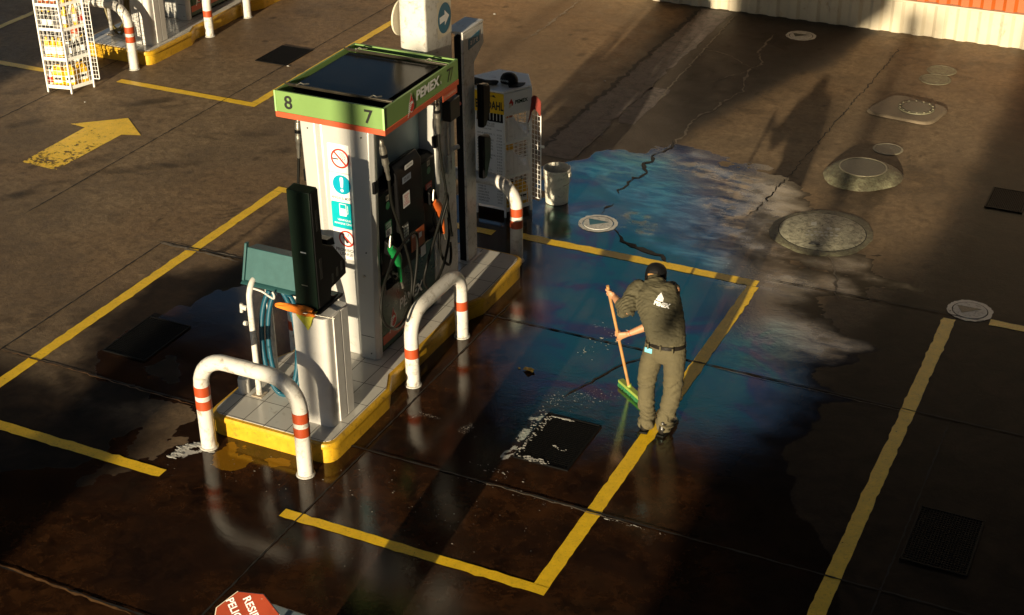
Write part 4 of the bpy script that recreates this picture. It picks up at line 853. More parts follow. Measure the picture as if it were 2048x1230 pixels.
M['rusty'] = mat('rusty_white_plate', (0.42, 0.36, 0.27), 0.6, var=0.15, dirt=(0.14, 0.07, 0.03), dirt_amt=0.3)
obj('foot_plate', MB().box((-6.67, 8.71, .1945), (-6.57, 8.81, .203)), 'rusty', st, bevel=0.002)
obj('foot_plate', MB().box((-6.72, 9.04, .1945), (-6.62, 9.14, .203)), 'rusty', st, bevel=0.002)
obj('hook', MB().tube(smooth_path([(-6.62, 8.80, 1.20), (-6.52, 8.80, 1.19), (-6.44, 8.79, 1.165), (-6.39, 8.775, 1.165), (-6.375, 8.765, 1.20), (-6.385, 8.76, 1.235)], 6), .0085, 10), 'white', st)
obj('valve', MB().tube([(-6.66, 8.76, 1.02), (-6.70, 8.75, 1.03)], .022, 10).tube([(-6.70, 8.75, 1.06), (-6.705, 8.75, .98)], .014, 10).tube([(-6.665, 8.75, .88), (-6.69, 8.75, .88)], .02, 10), 'white', st)
ho = MB()
def loop(cx, cz, a, b_, y, r, ph0, ph1, tw=0.0, n=40):
    return [(cx+a*math.sin(R(ph0+(ph1-ph0)*k/n)), y+tw*math.cos(R(ph0+(ph1-ph0)*k/n)), cz+b_*math.cos(R(ph0+(ph1-ph0)*k/n))) for k in range(n+1)]
path = loop(-6.435, .70, .175, .50, 8.86, 0, 25, 385, .03)+[(p[0], p[1]+.03, p[2]) for p in loop(-6.40, .70, .165, .485, 8.86, 0, 27, 330, .03)]
hs = empty('water_hose', (-6.42, 8.86, .22), 'thick blue ribbed hose looped over the hook of the tube stand', 'hose')
m, nt, b = newmat('ribbed_blue_hose'); tc = N(nt, 'ShaderNodeTexCoord').outputs['Object']
wv = N(nt, 'ShaderNodeTexWave', bands_direction='Z'); wv.inputs['Scale'].default_value = 30; nt.links.new(tc, wv.inputs['Vector'])
nt.links.new(mix(nt, wv.outputs['Fac'], (0.003, 0.045, 0.080), (0.008, 0.095, 0.145)), b.inputs['Base Color']); b.inputs['Roughness'].default_value = 0.4
bp = N(nt, 'ShaderNodeBump'); bp.inputs['Strength'].default_value = 0.5; bp.inputs['Distance'].default_value = 0.004; nt.links.new(wv.outputs['Fac'], bp.inputs['Height']); nt.links.new(bp.outputs[0], b.inputs['Normal']); M['ribhose'] = m
h1 = obj('coil', MB().tube(path, .0215, 14), 'ribhose', hs)
M['hose_band'] = mat('dark_hose_band', (0.006, 0.05, 0.075), 0.4)
for yy, xx in ((8.858, -6.608), (8.885, -6.563)): obj('sleeve', MB().tube([(xx, yy, .50), (xx-.002, yy, .63)], .0235, 14), 'hose_band', hs)
tb = empty('teal_box', (-6.47, 8.98, 1.19), 'flat teal metal box propped on the tube stand beside the card terminal', 'box')
bx = MB(); bx.extr([(-6.705, y, z) for y, z in [(8.84, 1.235), (8.92, 1.50), (9.06, 1.47), (9.0, 1.22)]], (.505, 0, 0)); obj('body', bx, 'teal_box', tb, bevel=0.004)
obj('end_flange', MB().extr([(-6.726, y, z) for y, z in [(8.825, 1.235), (8.912, 1.535), (8.95, 1.535), (8.88, 1.235)]], (.02, 0, 0)), 'teal_box', tb, bevel=0.003)
obj('bottom_flange', MB().extr([(-6.726, y, z) for y, z in [(8.80, 1.215), (8.826, 1.231), (8.90, 1.231), (8.90, 1.211)]], (.54, 0, 0)), 'teal_box', tb, bevel=0.002)
cn = empty('pipe_stub', (-6.765, 8.75, .19), 'short white capped pipe stub on the tiles by the hose stand', 'pipe')
obj('body', MB().lathe([(.048, .001), (.05, .01), (.05, .125), (.044, .14), (.02, .145)], (-6.765, 8.75, .194), 24), 'white', cn)
obj('neck', MB().lathe([(.02, .146), (.02, .175), (.001, .178)], (-6.765, 8.75, .194), 16), 'white', cn)
def cloth(name, pts, m, par, th=.004, sub=3, amp=.008, seed=1):
    """draped cloth from a coarse grid of points"""
    rows = len(pts); cols = len(pts[0]); rnd = random.Random(seed)
    me_ = [smooth_path(r_, 5) for r_ in pts]; me2 = list(zip(*[smooth_path(c_, 5) for c_ in zip(*me_)])); me2 = [list(r_) for r_ in me2]
    nr, nc = len(me2), len(me2[0]); mb = MB(); vs = []
    for i in range(nr):
        for j in range(nc):
            p = Vector(me2[i][j]); p.z += amp*math.sin(i*.9+seed)*math.cos(j*.7+seed*2)+rnd.uniform(-.0012, .0012); vs.append(p)
    mb.add(vs, [(i*nc+j, i*nc+j+1, (i+1)*nc+j+1, (i+1)*nc+j) for i in range(nr-1) for j in range(nc-1)])
    o = obj(name, mb, m, par, smooth=True, fixn=False); s = o.modifiers.new('solid', 'SOLIDIFY'); s.thickness = th; s.offset = 0; return o
cl = empty('wiping_cloth', (-6.0, 8.6, 1.21), 'crumpled orange and lime cloth hanging over the front of the white pedestal', 'cloth')
cloth('lime_cloth', [[(-6.06, 8.63, 1.235), (-6.0, 8.62, 1.25), (-5.93, 8.615, 1.245), (-5.87, 8.62, 1.24)], [(-6.05, 8.575, 1.225), (-5.99, 8.565, 1.225), (-5.93, 8.56, 1.22), (-5.875, 8.565, 1.22)], [(-6.0, 8.562, 1.17), (-5.96, 8.552, 1.16), (-5.93, 8.552, 1.15), (-5.895, 8.56, 1.16)], [(-5.95, 8.562, 1.12), (-5.94, 8.555, 1.11), (-5.93, 8.555, 1.10), (-5.915, 8.56, 1.115)]], 'cloth_ye', cl, amp=.005)
cloth('orange_cloth', [[(-6.25, 8.60, 1.24), (-6.12, 8.62, 1.262), (-6.0, 8.63, 1.26), (-5.90, 8.62, 1.262)], [(-6.25, 8.59, 1.235), (-6.10, 8.585, 1.255), (-6.0, 8.58, 1.25), (-5.89, 8.575, 1.258)], [(-6.24, 8.58, 1.225), (-6.10, 8.565, 1.22), (-6.0, 8.56, 1.215), (-5.92, 8.556, 1.215)]], 'cloth_or', cl, amp=.006, seed=4)
obj('rolled_end', MB().tube(smooth_path([(-5.93, 8.57, 1.235), (-5.90, 8.55, 1.245), (-5.87, 8.56, 1.24), (-5.875, 8.59, 1.23), (-5.91, 8.60, 1.24)], 5), .014, 10), 'cloth_or', cl)
wp = obj('metal_rod', MB().tube([(-5.955, 8.545, 1.252), (-5.70, 8.60, 1.232)], .0055, 10), 'steel', None); tag(wp, 'thin metal rod sticking out of the crumpled cloth', 'rod')

# ------------------------------------------------------------------ display racks
HS = .335
def hexv(c, rot, s=HS):
    base = [(-s/2, -s*.866), (s/2, -s*.866), (s, 0), (s/2, s*.866), (-s/2, s*.866), (-s, 0)]
    return [(c[0]+x*math.cos(rot)-y*math.sin(rot), c[1]+x*math.sin(rot)+y*math.cos(rot)) for x, y in base]
def grid_panel(par, a, b_, z0, z1, nx_, nz, r=.0028, name='wire_panel', frame=.006):
    mb = MB(); a, b_ = Vector((a[0], a[1], 0)), Vector((b_[0], b_[1], 0))
    for i in range(1, nx_): p = a.lerp(b_, i/nx_); mb.tube([p+Vector((0, 0, z0)), p+Vector((0, 0, z1))], r, 5)
    for j in range(1, nz): z = Vector((0, 0, z0+(z1-z0)*j/nz)); mb.tube([a+z, b_+z], r, 5)
    for z in (z0, z1): mb.tube([a+Vector((0, 0, z)), b_+Vector((0, 0, z))], frame, 6)
    for p in (a, b_): mb.tube([p+Vector((0, 0, z0)), p+Vector((0, 0, z1))], frame, 6)
    return obj(name, mb, 'rack_white', par)
ZS = (.075, .46, .85, 1.17)
def make_rack(c, rot, label, mesh_faces, H=1.43, header=True):
    t = empty('display_rack', (c[0], c[1], 0), label, 'display rack', 'white six sided oil racks')
    V = hexv(c, rot)
    for x, y in V: obj('leg_post', MB().box((x-.011, y-.011, 0), (x+.011, y+.011, H-.02)), 'rack_white', t, bevel=.003)
    for z in ZS:
        P = hexv(c, rot, HS-.014); obj('shelf', MB().prism(P, z, z+.006), 'rack_white', t, smooth=False)
        for k in mesh_faces:
            a, b_ = V[k], V[(k+1) % 6]; d = Vector((b_[0]-a[0], b_[1]-a[1], 0)).normalized()
            mid = Vector(((a[0]+b_[0])/2, (a[1]+b_[1])/2, z+.003)); nrm = Vector((d.y, -d.x, 0))
            obj('shelf_lip', MB().obox(mid, d*(HS/2-.014), nrm*.004, (0, 0, .018)), 'rack_white', t, smooth=False)
    top = obj('top_cap', MB().prism(hexv(c, rot, HS+.012), H-.02, H), 'rack_white', t, bevel=.004)
    for k in mesh_faces: grid_panel(t, V[k], V[(k+1) % 6], .10, 1.165 if header else H-.03, 6, 24)
    return t, V, top
rk, V, top = make_rack((-6.57, 13.385), 0.0, 'white rack with a price list and yellow header behind the air tower', (1, 2, 3, 5))
fA, fB, fC = V[0], V[1], V[2]
for k in range(6):
    a, b_ = V[k], V[(k+1) % 6]; d = Vector((b_[0]-a[0], b_[1]-a[1], 0)).normalized(); nrm = Vector((d.y, -d.x, 0)); mid = Vector(((a[0]+b_[0])/2, (a[1]+b_[1])/2, 1.295))
    hb_ = obj('header_board', MB().obox(mid+nrm*.012, d*(HS/2+.004), nrm*.004, (0, 0, .112)), 'yellow_sign' if k == 0 else 'white_sticker', rk, smooth=False)
    if k == 0: text('BARDAHL', (fA[0]+.175, fA[1]-.018, 1.27), .325, .095, 'front', 'ink', hb_, bold=0.03); obj('swoosh', plate([(-.06, 0), (.03, .03), (.05, .0), (.0, .012)], (fA[0]+.20, fA[1]-.018, 1.355), 'front'), 'ink', hb_, smooth=False, fixn=False)
    if k == 1:
        rm = Matrix((d, Vector((0, 0, 1)), nrm)).transposed()
        text('PEMEX', mid+nrm*.0175+d*.04+Vector((0, 0, .0)), .16, .042, 'side', 'dark_green', hb_, rot=rm, bold=0.04)
        obj('drop', plate([(0, .05), (.028, 0), (.02, -.03), (-.02, -.03), (-.028, 0)], mid+nrm*.0172-d*.09, 'side', rot=rm), 'red', hb_, smooth=False, fixn=False)
        obj('wing', plate([(-.03, -.05), (.008, -.04), (.012, -.005), (-.018, -.005)], mid+nrm*.0178-d*.095, 'side', rot=rm), 'cream', hb_, smooth=False, fixn=False)
bars = MB()
for k in range(9): bars.box((fA[0]+.012+k*.039, fA[1]-.006, 1.10), (fA[0]+.018+k*.039, fA[1]+.0, 1.18))
obj('bar_grille', bars, 'rack_white', rk, smooth=False)
obj('backing', MB().box((fA[0]+.012, fA[1]+.01, .12), (fB[0]-.012, fA[1]+.016, 1.18)), 'black_matte', rk, smooth=False)
pb = obj('price_board', MB().box((fA[0]+.008, fA[1]-.016, .12), (fB[0]-.008, fA[1]-.008, 1.085)), 'board_blue' if 'board_blue' in M else 'white_sticker', rk, smooth=False)
rows = ["15W-40 BARDAHL 1 L", "20W-50 SUPER", "25W-60 MAX LITRO", "5W-30 SINTETICO", "BARDAHL 2 950 ML", "BARDAHL 1 950 ML", "ADITIVO GAS.", "TREN MOTRIZ 500 ML", "ATF TRANSM. 946", "AMALIE 1 L", "DIESEL 350 ML", "LIMPIADOR 4 L", "ANTICONG. 3.7 L", "AFLOJATODO ML", "LIQ. FRENOS 350", "LIMPIAPARABRISAS", "AGUA DESTILADA", "FILTRO ACEITE", "WIPER 16", "WIPER 18", "GRASA 500 G", "ESTOPA PZA", "FRANELA PZA", "AROMA PZA"]
text('LISTA DE\nPRECIOS', (fA[0]+.17, fA[1]-.0168, 1.05), .12, .045, 'front', 'ink', pb)
text('PRODUCTOS', (fA[0]+.12, fA[1]-.0168, 1.0), .14, .016, 'front', 'ink', pb)
text('PRECIO', (fB[0]-.05, fA[1]-.0168, 1.0), .06, .014, 'front', 'ink', pb)
text('\n'.join(rows), (fA[0]+.13, fA[1]-.0168, .555), .215, .80, 'front', 'ink', pb, align='LEFT', line=1.25)
text('\n'.join('$ %d.00' % (35+(k*37) % 160) for k in range(24)), (fB[0]-.052, fA[1]-.0168, .555), .062, .80, 'front', 'ink', pb, line=1.25)
dr = grid_panel(rk, (fC[0]+.008, fC[1]), (fC[0]+.135, fC[1]-.04), .17, 1.28, 3, 20, name='open_door')
obj('lock_tab', MB().box((fC[0]+.13, fC[1]-.05, .77), (fC[0]+.18, fC[1]-.045, .80)), 'rack_white', dr, bevel=.002)
rk2, V2, top2 = make_rack((-13.352, 14.35), R(11.7), 'white wire rack of yellow oil bottles at the upper left by the far island', (0, 1, 2, 3, 4, 5), header=False, H=1.75)
dr2 = grid_panel(rk2, (V2[2][0]+.01, V2[2][1]), (V2[2][0]+.09, V2[2][1]+.02), .12, 1.7, 2, 28, name='open_door')
for z in (1.5,): obj('shelf', MB().prism(hexv((-13.352, 14.35), R(11.7), HS-.014), z, z+.006), 'rack_white', rk2, smooth=False)
# bottles
def make_jug(m='yellow_bottle', h=.27, w_=.075, d=.045):
    t = empty('oil_jug', (0, 0, 0), 'x', 'bottle')
    P = round_poly([(-w_, -d), (w_, -d), (w_, d), (-w_, d)], [.02]*4, 4)
    mb = MB(); n = len(P); levels = [(0, 1), (h*.62, 1), (h*.74, .88), (h*.84, .5), (h*.90, .26), (h, .24)]
    vs = [(x*k+(w_*.35*(1-k)), y*k, z) for z, k in levels for x, y in P]
    mb.add(vs, [(j*n+i, j*n+(i+1) % n, (j+1)*n+(i+1) % n, (j+1)*n+i) for j in range(len(levels)-1) for i in range(n)]+[tuple(range(n-1, -1, -1)), tuple((len(levels)-1)*n+i for i in range(n))])
    obj('body', mb, m, t)
    obj('handle', MB().tube(smooth_path([(-w_*.55, 0, h*.66), (-w_*.75, 0, h*.86), (-w_*.3, 0, h*.95), (w_*.2, 0, h*.90)], 5), .011, 8), m, t)
    obj('cap', MB().lathe([(.016, h+.0005), (.016, h+.025), (.001, h+.026)], (w_*.27, 0, 0), 14), 'ink', t)
    lb = obj('label', MB().box((-w_*.75, -d-.0015, h*.14), (w_*.75, -d-.0003, h*.5)), 'white_sticker', t, smooth=False)
    obj('print', MB().box((-w_*.6, -d-.0022, h*.28), (w_*.6, -d-.0017, h*.40)), 'ink', lb, smooth=False)
    return t
def make_bottle(m='yellow_bottle', mc='ink', h=.22, r=.034):
    t = empty('oil_bottle', (0, 0, 0), 'x', 'bottle')
    obj('body', MB().lathe([(r*.9, 0), (r, .006), (r, h*.62), (r*.8, h*.72), (r*.36, h*.84), (r*.34, h*.93)], (0, 0, 0), 18, sy=.75), m, t)
    obj('cap', MB().lathe([(r*.42, h*.932), (r*.42, h), (.001, h+.001)], (0, 0, 0), 14), mc, t)
    obj('label', MB().lathe([(r+.0012, h*.15), (r+.0012, h*.5)], (0, 0, 0), 18, sy=.77), 'white_sticker' if m != 'white_sticker' else 'red', t)
    return t
jug = make_jug(); bot = {'yellow': make_bottle(), 'black': make_bottle('ink', 'yellow_sign'), 'amber': make_bottle('orange_noz', 'ink'), 'white': make_bottle('white_sticker', 'blue_sign')}
first = set()
MULTI = {'yellow oil jug on the lowest shelf of the upper left wire rack', 'yellow oil jug on the lowest shelf of the price list rack', 'small white bottle on the lowest shelf of the upper left wire rack', 'tall yellow bottle on the second shelf of the upper left wire rack', 'dark bottle on the second shelf of the upper left wire rack', 'dark bottle with yellow cap on the third shelf of the upper left wire rack', 'small yellow bottle on the third shelf of the upper left wire rack', 'amber bottle on the fourth shelf of the upper left wire rack', 'small yellow bottle on the fourth shelf of the upper left wire rack', 'yellow bottle on the second shelf of the price list rack', 'amber bottle on the third shelf of the price list rack', 'amber bottle at the right end of the fourth shelf, upper left wire rack'}
used_labels = {}
def put_on(proto, key, c, rot, lx, ly, z, label, group, rz=0.0):
    used_labels[label] = used_labels.get(label, 0)+1; k_ = used_labels[label]; nth = {1: 'left-hand ', 2: 'next ', 3: 'third ', 4: 'right-hand '}[k_]
    label = nth+label if (label in MULTI) else label
    x = c[0]+lx*math.cos(rot)-ly*math.sin(rot); y = c[1]+lx*math.sin(rot)+ly*math.cos(rot)
    if key not in first: o = proto; first.add(key)
    else: o = copy_tree(proto)
    o.location = (x, y, z+.0065); o.rotation_euler = (0, 0, rot+rz); o['label'] = label; o['group'] = group; return o
C2, R2 = (-13.352, 14.35), R(11.7)
g2 = 'bottles in the upper left wire rack'
for lx, ly, rz in ((-.04, -.19, .1), (.10, -.16, .5), (.19, -.02, .9)): put_on(jug, 'jug', C2, R2, lx, ly, ZS[0], 'yellow oil jug on the lowest shelf of the upper left wire rack', g2, rz)
for lx, ly, rz in ((-.15, -.22, 0), (-.17, -.10, 0)): put_on(bot['white'], 'white', C2, R2, lx, ly, ZS[0], 'small white bottle on the lowest shelf of the upper left wire rack', g2, rz)
for lx in (-.12, -.03, .06): put_on(bot['yellow'], 'yellow', C2, R2, lx, -.22, ZS[1], 'tall yellow bottle on the second shelf of the upper left wire rack', g2).scale = (1.25, 1.25, 1.3)
for lx, ly in ((.17, -.12), (.20, -.05), (.24, .02), (.22, .09)): put_on(bot['black'], 'black', C2, R2, lx, ly, ZS[1], 'dark bottle on the second shelf of the upper left wire rack', g2, .8)
for lx in (-.11, -.03): put_on(bot['black'], 'black', C2, R2, lx, -.21, ZS[2], 'dark bottle with yellow cap on the third shelf of the upper left wire rack', g2)
for lx, ly in ((.15, -.14), (.21, -.02)): put_on(bot['yellow'], 'yellow', C2, R2, lx, ly, ZS[2], 'small yellow bottle on the third shelf of the upper left wire rack', g2)
put_on(bot['white'], 'white', C2, R2, .25, .05, ZS[2], 'white bottle on the third shelf of the upper left wire rack', g2)
for lx, ly in ((-.12, -.20), (-.04, -.20), (.05, -.2)): put_on(bot['amber'], 'amber', C2, R2, lx, ly, ZS[3], 'amber bottle on the fourth shelf of the upper left wire rack', g2)
for lx, ly in ((.15, -.12), (.19, -.05)): put_on(bot['yellow'], 'yellow', C2, R2, lx, ly, ZS[3], 'small yellow bottle on the fourth shelf of the upper left wire rack', g2)
for lx, ly in ((.24, .02), (.22, .10)): put_on(bot['amber'], 'amber', C2, R2, lx, ly, ZS[3], 'amber bottle at the right end of the fourth shelf, upper left wire rack', g2)
C1 = (-6.57, 13.385); g1 = 'bottles in the price list rack'
for lx, ly in ((.16, -.13), (.22, -.02)): put_on(jug, 'jug', C1, 0, lx, ly, ZS[0]+.0, 'yellow oil jug on the lowest shelf of the price list rack', g1, 1.0)
for lx, ly in ((-.05, -.02), (.03, .12)): put_on(bot['yellow'], 'yellow', C1, 0, lx, ly, ZS[1], 'yellow bottle on the second shelf of the price list rack', g1, 1.0)
for lx, ly in ((-.05, -.02), (.03, .12)): put_on(bot['amber'], 'amber', C1, 0, lx, ly, ZS[2], 'amber bottle on the third shelf of the price list rack', g1, 1.0)
for (dx, z) in ((.0, ZS[1]), (0, ZS[2]), (0, ZS[3])):
    mid = Vector((-6.57+.17*.866, 13.385-.10, z)); n2_ = Vector((.866, -.5, 0)); d2_ = Vector((.5, .866, 0))
    obj('sloping_shelf', MB().add([mid+n2_*.10-d2_*.145+Vector((0, 0, .012)), mid+n2_*.10+d2_*.145+Vector((0, 0, .012)), mid-n2_*.16+d2_*.145+Vector((0, 0, .15)), mid-n2_*.16-d2_*.145+Vector((0, 0, .15)),
        mid+n2_*.10-d2_*.145+Vector((0, 0, .008)), mid+n2_*.10+d2_*.145+Vector((0, 0, .008)), mid-n2_*.16+d2_*.145+Vector((0, 0, .146)), mid-n2_*.16-d2_*.145+Vector((0, 0, .146))], [(0, 1, 2, 3), (7, 6, 5, 4), (0, 4, 5, 1), (1, 5, 6, 2), (2, 6, 7, 3), (3, 7, 4, 0)]), 'rack_white', rk, smooth=False)
for k_, o_ in bot.items():
    if k_ not in first:
        for ch in children(o_): bpy.data.objects.remove(ch)
        bpy.data.objects.remove(o_)
# things on the near rack
cap_ = empty('baseball_cap', (-6.47, 13.36, 1.43), 'black baseball cap lying on top of the white price list rack', 'cap')
obj('crown', MB().lathe([(.088, .004), (.092, .03), (.086, .06), (.066, .09), (.035, .105), (.001, .109)], (-6.47, 13.36, 1.431), 24, sx=1.05, sy=.92), 'black_matte', cap_)
obj('brim', MB().extr([(-6.47+.09*math.cos(R(a)), 13.36+.08*math.sin(R(a)), 1.436) for a in range(-75, 30, 15)]+[(-6.47+.175*math.cos(R(a)), 13.36+.155*math.sin(R(a)), 1.433) for a in range(22, -70, -15)], (0, 0, .005)), 'black_matte', cap_)
lt = text('PUNTAS', (-6.478, 13.262, 1.482), .09, .018, 'front', 'white_sticker', cap_)
dk = cloth('dark_jacket', [[(-6.88, 13.20, 1.44), (-6.78, 13.22, 1.47), (-6.68, 13.26, 1.455), (-6.56, 13.29, 1.445)], [(-6.90, 13.10, 1.45), (-6.80, 13.14, 1.49), (-6.70, 13.19, 1.475), (-6.55, 13.24, 1.455)], [(-6.86, 13.06, 1.436), (-6.78, 13.08, 1.46), (-6.68, 13.14, 1.455), (-6.57, 13.19, 1.437)]], 'cloth_dark', None, th=.02, amp=.012, seed=3)
tag(dk, 'crumpled dark jacket on the rack top beside the cap', 'jacket')
rc = cloth('red_rag', [[(-6.225, 13.39, 1.16), (-6.215, 13.37, 1.30), (-6.16, 13.35, 1.315), (-6.105, 13.34, 1.30)], [(-6.215, 13.34, 1.10), (-6.20, 13.345, 1.30), (-6.14, 13.34, 1.32), (-6.09, 13.33, 1.27)], [(-6.235, 13.31, 1.03), (-6.20, 13.31, 1.15), (-6.14, 13.30, 1.20), (-6.085, 13.31, 1.13)]], 'cloth_red', None, th=.006, amp=.006, seed=8)
tag(rc, 'dark red rag hanging over the open wire door of the rack', 'rag')
# ------------------------------------------------------------------ bucket
bk_ = empty('bucket', (-6.07, 13.70, 0), 'stained white plastic bucket on the ground beside the price list rack', 'bucket')
obj('body', MB().lathe([(.118, .002), (.124, .006), (.140, .30), (.147, .302), (.147, .318), (.142, .320), (.143, .345), (.150, .347), (.150, .362), (.144, .364), (.146, .385), (.153, .387), (.153, .402), (.143, .404), (.137, .32), (.120, .02), (.001, .018)], (-6.07, 13.70, 0), 40), 'galv', bk_)
obj('wire_handle', MB().tube(smooth_path([(-5.915, 13.70, .352), (-5.885, 13.66, .33), (-5.885, 13.60, .29), (-5.93, 13.555, .265)], 6), .003, 8), 'steel_dark', bk_)
obj('handle_lug', MB().box((-5.925, 13.675, .325), (-5.908, 13.725, .37)), 'galv', bk_, bevel=.004)
# ------------------------------------------------------------------ tank covers, fill marks and drain grates
def cover(name, c, prof, m, label, cat='manhole cover', extra=None, sy=1.0, group=None):
    t = empty(name, (c[0], c[1], 0), label, cat, group)
    mb = MB().lathe(prof, (c[0], c[1], 0), 72, sy=sy); r_ = random.Random(int(c[1]*100)); ph = [r_.uniform(0, 6.3) for _ in range(5)]; vv = []
    for x, y, z in mb.v:
        dx, dy = x-c[0], y-c[1]; a = math.atan2(dy, dx); r0 = math.hypot(dx, dy); k = max(0, (r0-prof[3][0])/(prof[0][0]-prof[3][0]+1e-6))
        f = 1+k*(.045*math.sin(2*a+ph[0])+.025*math.sin(3*a+ph[1])+.012*math.sin(7*a+ph[2])+.006*math.sin(17*a+ph[3])); vv.append((c[0]+dx*f, c[1]+dy*f, z))
    mb.v = vv; obj('collar', mb, m, t); return t
c1 = (-3.22, 14.14)
t = cover('tank_cover', c1, [(.545, .001), (.535, .007), (.47, .012), (.458, .012), (.456, .006), (.001, .006)], 'mound', 'largest manhole cover, round and pale green, right of the wet area')
lid = obj('lid', MB().lathe([(.448, .0062), (.448, .013), (.44, .0155), (.001, .016)], (*c1, 0), 44), 'lid', t)
obj('gap_ring', MB().lathe([(.457, .0122), (.449, .0132)], (*c1, 0), 60), 'black_matte', t)
obj('handle', MB().tube(smooth_path([(-3.27, 13.80, .014), (-3.24, 13.79, .026), (-3.19, 13.80, .026), (-3.16, 13.82, .014)], 4), .006, 8), 'steel_dark', lid)
M['faded_white'] = paintmat('faded_white_lettering', (0.42, 0.42, 0.38), 0.44)
dab = MB(); rnd = random.Random(2)
for (x0, y0, n_, w_, h_) in ((-3.38, 14.23, 1, .07, .11), (-3.20, 14.20, 2, .06, .07), (-3.36, 14.06, 5, .04, .04), (-3.36, 13.97, 7, .035, .04)):
    for k in range(n_):
        x = x0+k*w_*1.35; y = y0+k*.018
        dab.add([(x+rnd.uniform(0, .01), y, .0175), (x+w_, y+rnd.uniform(0, .012), .0175), (x+w_*rnd.uniform(.6, 1), y+h_, .0175), (x, y+h_*rnd.uniform(.7, 1), .0175)], [(0, 1, 2, 3)])
lt = obj('faded_lettering', dab, 'faded_white', lid, smooth=False); lt['label'] = 'worn illegible white paint lettering'
c2 = (-3.20, 15.75)
t = cover('raised_manhole', c2, [(.44, .001), (.425, .02), (.38, .055), (.30, .095), (.265, .105), (.262, .09), (.001, .088)], 'mound', 'manhole raised on a green painted concrete mound')
lid = obj('lid', MB().lathe([(.252, .088), (.252, .108), (.001, .110)], (*c2, 0), 40), 'lid_dark', t); obj('rim', MB().lathe([(.268, .100), (.268, .1125), (.254, .1125), (.254, .100)], (*c2, 0), 40), 'rim', t)
c3 = (-3.17, 17.97)
t = cover('raised_manhole', c3, [(.50, .001), (.48, .012), (.40, .028), (.24, .034), (.238, .03), (.001, .03)], 'mound2', 'manhole with a bolted rim on a wide low brown concrete pad') if 'mound2' in M else None
M['mound2'] = mat('brown_concrete_pad', (0.15, 0.115, 0.075), 0.65, var=0.2, scale=6, bump=0.5, bscale=40)
P_ = round_poly([(-3.70, 17.62), (-2.80, 17.52), (-2.68, 18.2), (-3.45, 18.42)], [.2]*4, 6)
t = empty('raised_manhole', (c3[0], c3[1], 0), 'manhole with a bolted rim on a wide low brown concrete pad', 'manhole cover')
obj('pad', MB().prism(P_, .001, .03, taper=.93), 'mound2', t, bevel=.01)
obj('rim', MB().lathe([(.225, .0305), (.222, .042), (.185, .045), (.183, .0305)], (-3.08, 17.99, 0), 40), 'mound', t)
obj('lid', MB().lathe([(.180, .0305), (.178, .046), (.001, .047)], (-3.08, 17.99, 0), 36), 'lid_dark', t)
for k in range(14):
    a = 2*math.pi*k/14; obj('bolt', MB().lathe([(.011, .043), (.011, .052), (.001, .053)], (-3.08+.204*math.cos(a), 17.99+.204*math.sin(a), 0), 8), 'rim', t)
for c_, r_, mm, lb_ in (((-3.11, 16.62), .175, 'lid_dark', 'small flat dark manhole cover between the green mound and the brown pad'), ((-3.09, 19.17), .205, 'mound', 'nearer one of the two green covers by the back wall'), ((-3.08, 19.54), .195, 'mound', 'farther one of the two green covers by the back wall')):
    t = empty('manhole_cover', (*c_, 0), lb_, 'manhole cover')
    obj('rim', MB().lathe([(r_, .001), (r_, .007), (r_-.02, .009), (r_-.022, .003)], (*c_, 0), 36), 'rim' if mm == 'lid_dark' else 'mound', t)
    obj('lid', MB().lathe([(r_-.026, .001), (r_-.026, .007), (.001, .008)], (*c_, 0), 36), mm, t)
for c_, lb_ in (((-5.17, 20.15), 'white ringed cover with a dark triangle near the corrugated wall'), ((-5.44, 13.37), 'white ringed cover with a blue triangle near the bucket'), ((-1.50, 13.08), 'white ringed cover with a dark triangle at the corner of the right yellow line')):
    t = empty('fill_cover', (*c_, 0), lb_, 'fill cover', 'white ringed tank fill covers')
    n = 60; mb = MB(); vs = []
    for k in range(n):
        a = 2*math.pi*k/n; ro = .212+random.uniform(-.008, .005); vs += [(c_[0]+ro*math.cos(a), c_[1]+ro*math.sin(a), .0045), (c_[0]+.168*math.cos(a), c_[1]+.168*math.sin(a), .0045)]
    mb.add(vs, [(2*k, 2*k+1, (2*k+3) % (2*n), (2*k+2) % (2*n)) for k in range(n)]); obj('painted_ring', mb, 'paint_w', t, smooth=False)
    obj('lid', MB().lathe([(.158, .001), (.157, .008), (.001, .009)], (*c_, 0), 40), 'lid_white', t) if 'lid_white' in M else None
    M.setdefault('lid_white', mat('worn_white_lid', (0.55, 0.54, 0.50), 0.5, var=0.1, scale=12, dirt=(0.06, 0.05, 0.04), dirt_amt=0.2))
    if not any(ch.name.startswith('lid') for ch in children(t)): obj('lid', MB().lathe([(.158, .001), (.157, .008), (.001, .009)], (*c_, 0), 40), 'lid_white', t)
    tri = [(-.13, .055), (-.062, -.085), (.105, .06)]
    obj('triangle', MB().add([(c_[0]+x, c_[1]+y, .0105) for x, y in tri], [(0, 1, 2)]), 'tri_blue' if lb_.find('blue') > 0 else 'lid_dark', t, smooth=False) if 'tri_blue' in M else None
    if 'tri_blue' not in M:
        M['tri_blue'] = mat('blue_painted_triangle', (0.01, 0.12, 0.16), 0.4, var=0.2)
        obj('triangle', MB().add([(c_[0]+x, c_[1]+y, .0105) for x, y in tri], [(0, 1, 2)]), 'lid_dark', t, smooth=False)
